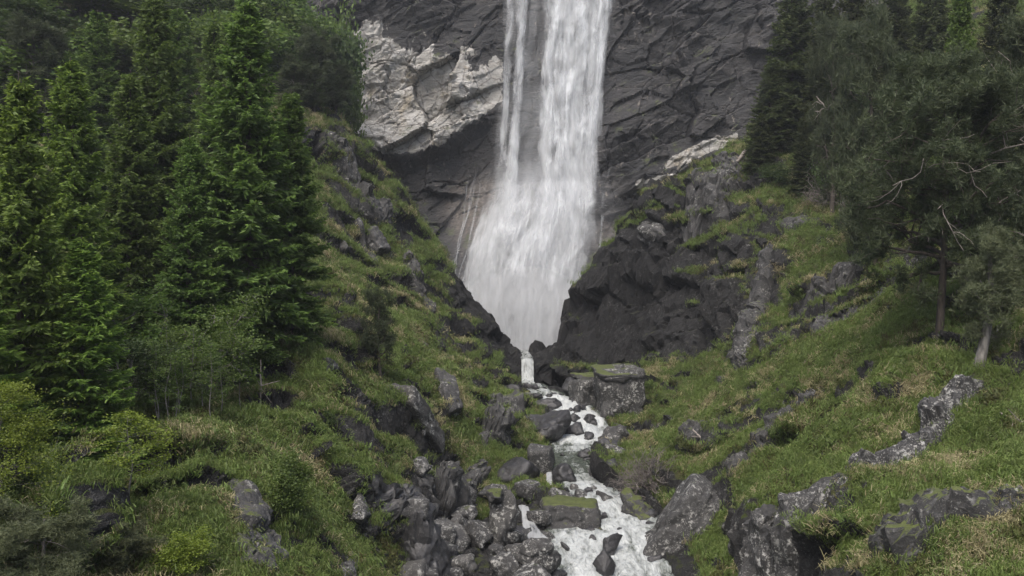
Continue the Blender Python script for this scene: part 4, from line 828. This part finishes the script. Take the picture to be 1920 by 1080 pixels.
o = bare_bush('dead_brush', 1550, 385, p.y, 3.0, 'dead grey brush of a toppled tree on the right slope', 'dead', 22, .8, z=p.z, seed=9, cat='branch', bias=(-.4, -.9))
def log(name, p, q, r0, r1, label, mat='dead', stubs=6, seed=2):
    rs = np.random.default_rng(seed); p, q = np.array(p, float), np.array(q, float); t = np.linspace(0, 1, 9)[:, None]
    L = [(p + (q - p) * t + rs.normal(size=(9, 3)) * r0 * .25, np.linspace(r0, r1, 9))]
    for k in range(stubs):
        f = rs.uniform(.3, .95); b = p + (q - p) * f; d = rs.normal(size=3); L.append((b + d / np.linalg.norm(d) * np.linspace(0, rs.uniform(.3, .8), 4)[:, None], np.linspace(r1 * .8, .012, 4)))
    o = obj(name, tubes(name, L, 8), M[mat]); return tag(o, label, 'log')
def on(u, v, up=.12): p_, n_ = hit(u, v); return np.array(p_) + np.array((n_ if n_.z > 0 else -n_)) * up
log('fallen_log', on(1322, 388, 1.0), on(1404, 298, 1.0), .13, .18, 'pale fallen log lying across the tilted slab')
log('dead_stick', on(1295, 812, .5), on(1318, 838, .5), .04, .06, 'pale dead stick on the grey bank slab', stubs=3)
log('dead_stick', on(1880, 780), on(1925, 800), .04, .02, 'thin dead twig in grass on the right slope', stubs=5, seed=4)
log('dead_snag', np.array(hit(487, 760)[0]), np.array(hit(487, 760)[0]) + (0.05, 0, 1.3), .06, .03, 'short grey snag at the wood edge', stubs=5, seed=6)

# ------------------------------------------------------------------ grass and ground cover
def tuft(name, seed, n, ln, w, mat, lean=.5, spread=.12):
    rs = np.random.default_rng(seed); Vs, Fs, T = [], [], []
    for k in range(n):
        az = rs.uniform(0, 6.28); b = np.array([rs.normal() * spread, rs.normal() * spread, -.03]); L = ln * rs.uniform(.6, 1.2); ou = rs.uniform(.2, 1.0) * lean
        d = np.array([math.cos(az), math.sin(az), 0]); sdv = np.array([-d[1], d[0], 0]) * w
        p1 = b + (d * ou * .35 + (0, 0, .62)) * L; p2 = b + (d * ou * 1.1 + (0, 0, .85 - .35 * ou)) * L
        i = len(Vs); Vs += [b - sdv, b + sdv, p1 + sdv * .8, p1 - sdv * .8, p2]; Fs += [(i, i + 1, i + 2), (i, i + 2, i + 3), (i + 3, i + 2, i + 4)]; T += [0, 0, .5, .5, 1]
    me = mesh_np(name, Vs, Fs, {'tip': np.array(T)}, smooth=False); me.materials.append(M[mat]); return me
tcol = {}
def variants(key, mat, n, ln, w, lean=.5, spread=.12):
    c = bpy.data.collections.new('tufts_' + key)
    for k in range(3): c.objects.link(bpy.data.objects.new('tuft_%s_%d' % (key, k), tuft('tuft_' + key, k + 11, n, ln, w, mat, lean, spread)))
    tcol[key] = c
variants('green', 'grass', 24, .28, .013, .9, .18); variants('dry', 'dry', 24, .30, .012, 1.1, .16); variants('heath', 'heath', 26, .17, .022, .9, .2)
def scatter(name, key, pts, rot, sc, label):
    me = bpy.data.meshes.new(name); me.vertices.add(len(pts)); me.vertices.foreach_set('co', pts.astype(np.float32).ravel())
    a = me.attributes.new('rot', 'FLOAT_VECTOR', 'POINT'); a.data.foreach_set('vector', rot.astype(np.float32).ravel())
    a = me.attributes.new('sc', 'FLOAT', 'POINT'); a.data.foreach_set('value', sc.astype(np.float32))
    o = obj(name, me); ng = bpy.data.node_groups.new(name, 'GeometryNodeTree')
    ng.interface.new_socket('Geometry', in_out='INPUT', socket_type='NodeSocketGeometry'); ng.interface.new_socket('Geometry', in_out='OUTPUT', socket_type='NodeSocketGeometry')
    N_ = ng.nodes; gi = N_.new('NodeGroupInput'); go = N_.new('NodeGroupOutput'); ip = N_.new('GeometryNodeInstanceOnPoints'); ci = N_.new('GeometryNodeCollectionInfo')
    ci.inputs['Collection'].default_value = tcol[key]; ci.inputs['Separate Children'].default_value = True; ci.inputs['Reset Children'].default_value = True
    ar = N_.new('GeometryNodeInputNamedAttribute'); ar.data_type = 'FLOAT_VECTOR'; ar.inputs[0].default_value = 'rot'; as_ = N_.new('GeometryNodeInputNamedAttribute'); as_.data_type = 'FLOAT'; as_.inputs[0].default_value = 'sc'
    ri = N_.new('FunctionNodeRandomValue'); ri.data_type = 'INT'; ri.inputs[4].default_value = 0; ri.inputs[5].default_value = 2
    er = N_.new('FunctionNodeEulerToRotation'); K = ng.links.new
    K(gi.outputs[0], ip.inputs['Points']); K(ci.outputs[0], ip.inputs['Instance']); ip.inputs['Pick Instance'].default_value = True; K(ri.outputs[2], ip.inputs['Instance Index'])
    K(ar.outputs[0], er.inputs[0]); K(er.outputs[0], ip.inputs['Rotation']); K(as_.outputs[0], ip.inputs['Scale']); K(ip.outputs[0], go.inputs[0])
    md = o.modifiers.new('scatter', 'NODES'); md.node_group = ng; return tag(o, label, 'grass', kind='stuff')
rs = np.random.default_rng(55)
NV = normals(V); NV = np.where(NV[..., 2:3] < 0, -NV, NV)
e1_ = V[1:, :-1] - V[:-1, :-1]; e2_ = V[:-1, 1:] - V[:-1, :-1]; area = np.linalg.norm(np.cross(e1_, e2_), axis=2)
cc = V[:-1, :-1]; den = (1 - sst(.42, .62, rock.reshape(NR, NC)[:-1, :-1])) * (np.abs(cc[..., 0] / np.maximum(cc[..., 1], 1)) < .68) * (cc[..., 1] > 15) * (cc[..., 1] < 96)
den = den * (1 / np.maximum(cc[..., 1], 22)) * sst(.3, .9, dstr.reshape(NR, NC)[:-1, :-1]) * np.where((cc[..., 0] < -17) & (cc[..., 1] > 50), .25, 1)
pr = (area * den).ravel(); pr /= pr.sum(); NT_ = 165000
pick = rs.choice(len(pr), NT_, p=pr); i_, j_ = pick // (NC - 1), pick % (NC - 1); a_, b_ = rs.random((2, NT_, 1))
pts = V[i_, j_] + e1_[i_, j_] * a_ + e2_[i_, j_] * b_; nn = NV[i_, j_]
dn = np.stack([nn[:, 0], nn[:, 1], 0 * nn[:, 0]], 1)
upv = nn * .55 + np.array([0, 0, .6]) + dn * .45 + rs.normal(size=(NT_, 3)) * .12; upv /= np.linalg.norm(upv, axis=1)[:, None]
tx = np.arctan2(-upv[:, 1], np.hypot(upv[:, 2], 1e-9)) ; 
rotx = -np.arcsin(np.clip(upv[:, 1], -1, 1)); roty = np.arctan2(upv[:, 0], upv[:, 2]); rot = np.stack([rotx, roty, rs.uniform(0, 6.28, NT_)], 1)
size = rs.uniform(.6, 1.25, NT_) * (.8 + np.clip(pts[:, 1] - 25, 0, 70) / 90)
c1_ = fbm(pts[:, 0] / 2.6, pts[:, 1] / 2.6, pts[:, 2] / 2.6, 4); c2_ = fbm(pts[:, 0] / 1.3 + 9, pts[:, 1] / 1.3, pts[:, 2] / 1.3, 3)
kind = np.where(c1_ + rs.normal(size=NT_) * .34 > .52, 1, 0); kind = np.where(c2_ + rs.normal(size=NT_) * .15 > .46, 2, kind)
for k, (nm, key, lb) in enumerate([('green_grass', 'green', 'green grass covering both valley sides'), ('dry_grass', 'dry', 'pale dry grass tussocks over both valley sides'), ('heath_cover', 'heath', 'low brown-green heath between the grass')]):
    m = kind == k; scatter(nm, key, pts[m], rot[m], size[m], lb)

# ------------------------------------------------------------------ air: even haze in the valley, spray at the foot of the fall
def box_mesh(name, x0, x1, y0, y1, z0, z1):
    v = [(x, y, z) for z in (z0, z1) for y in (y0, y1) for x in (x0, x1)]
    return mesh_np(name, v, [(0, 2, 3, 1), (4, 5, 7, 6), (0, 1, 5, 4), (2, 6, 7, 3), (0, 4, 6, 2), (1, 3, 7, 5)], smooth=False)
t = NT('valley_haze'); t.n.remove(t.b); pv = t.new('ShaderNodeVolumePrincipled'); pv.inputs['Color'].default_value = (.86, .90, .95, 1); pv.inputs['Density'].default_value = .0004
pv.inputs['Anisotropy'].default_value = .2; t.l.new(pv.outputs[0], t.out.inputs['Volume']); M['haze'] = t.m
tag(obj('haze', box_mesh('haze', -130, 130, -40, 150, -30, 90), M['haze']), 'thin damp air filling the valley', kind='stuff')

def mist(name, c, r_, dens, label):
    v, f = ICO[4]; t = NT(name); t.n.remove(t.b); pv = t.new('ShaderNodeVolumePrincipled'); pv.inputs['Color'].default_value = (.9, .93, .96, 1); pv.inputs['Density'].default_value = dens
    t.l.new(pv.outputs[0], t.out.inputs['Volume']); o = obj(name, mesh_np(name, v * r_, f), t.m); o.location = c; return tag(o, label, 'mist', kind='stuff')
mist('spray_mist', (1.5, 95, -3.5), (8, 6.5, 6), .042, 'white spray hanging over the pool at the foot of the fall')
mist('spray_mist', (3, 101, 4), (12, 6, 12), .012, 'thin spray blowing off the lower waterfall')
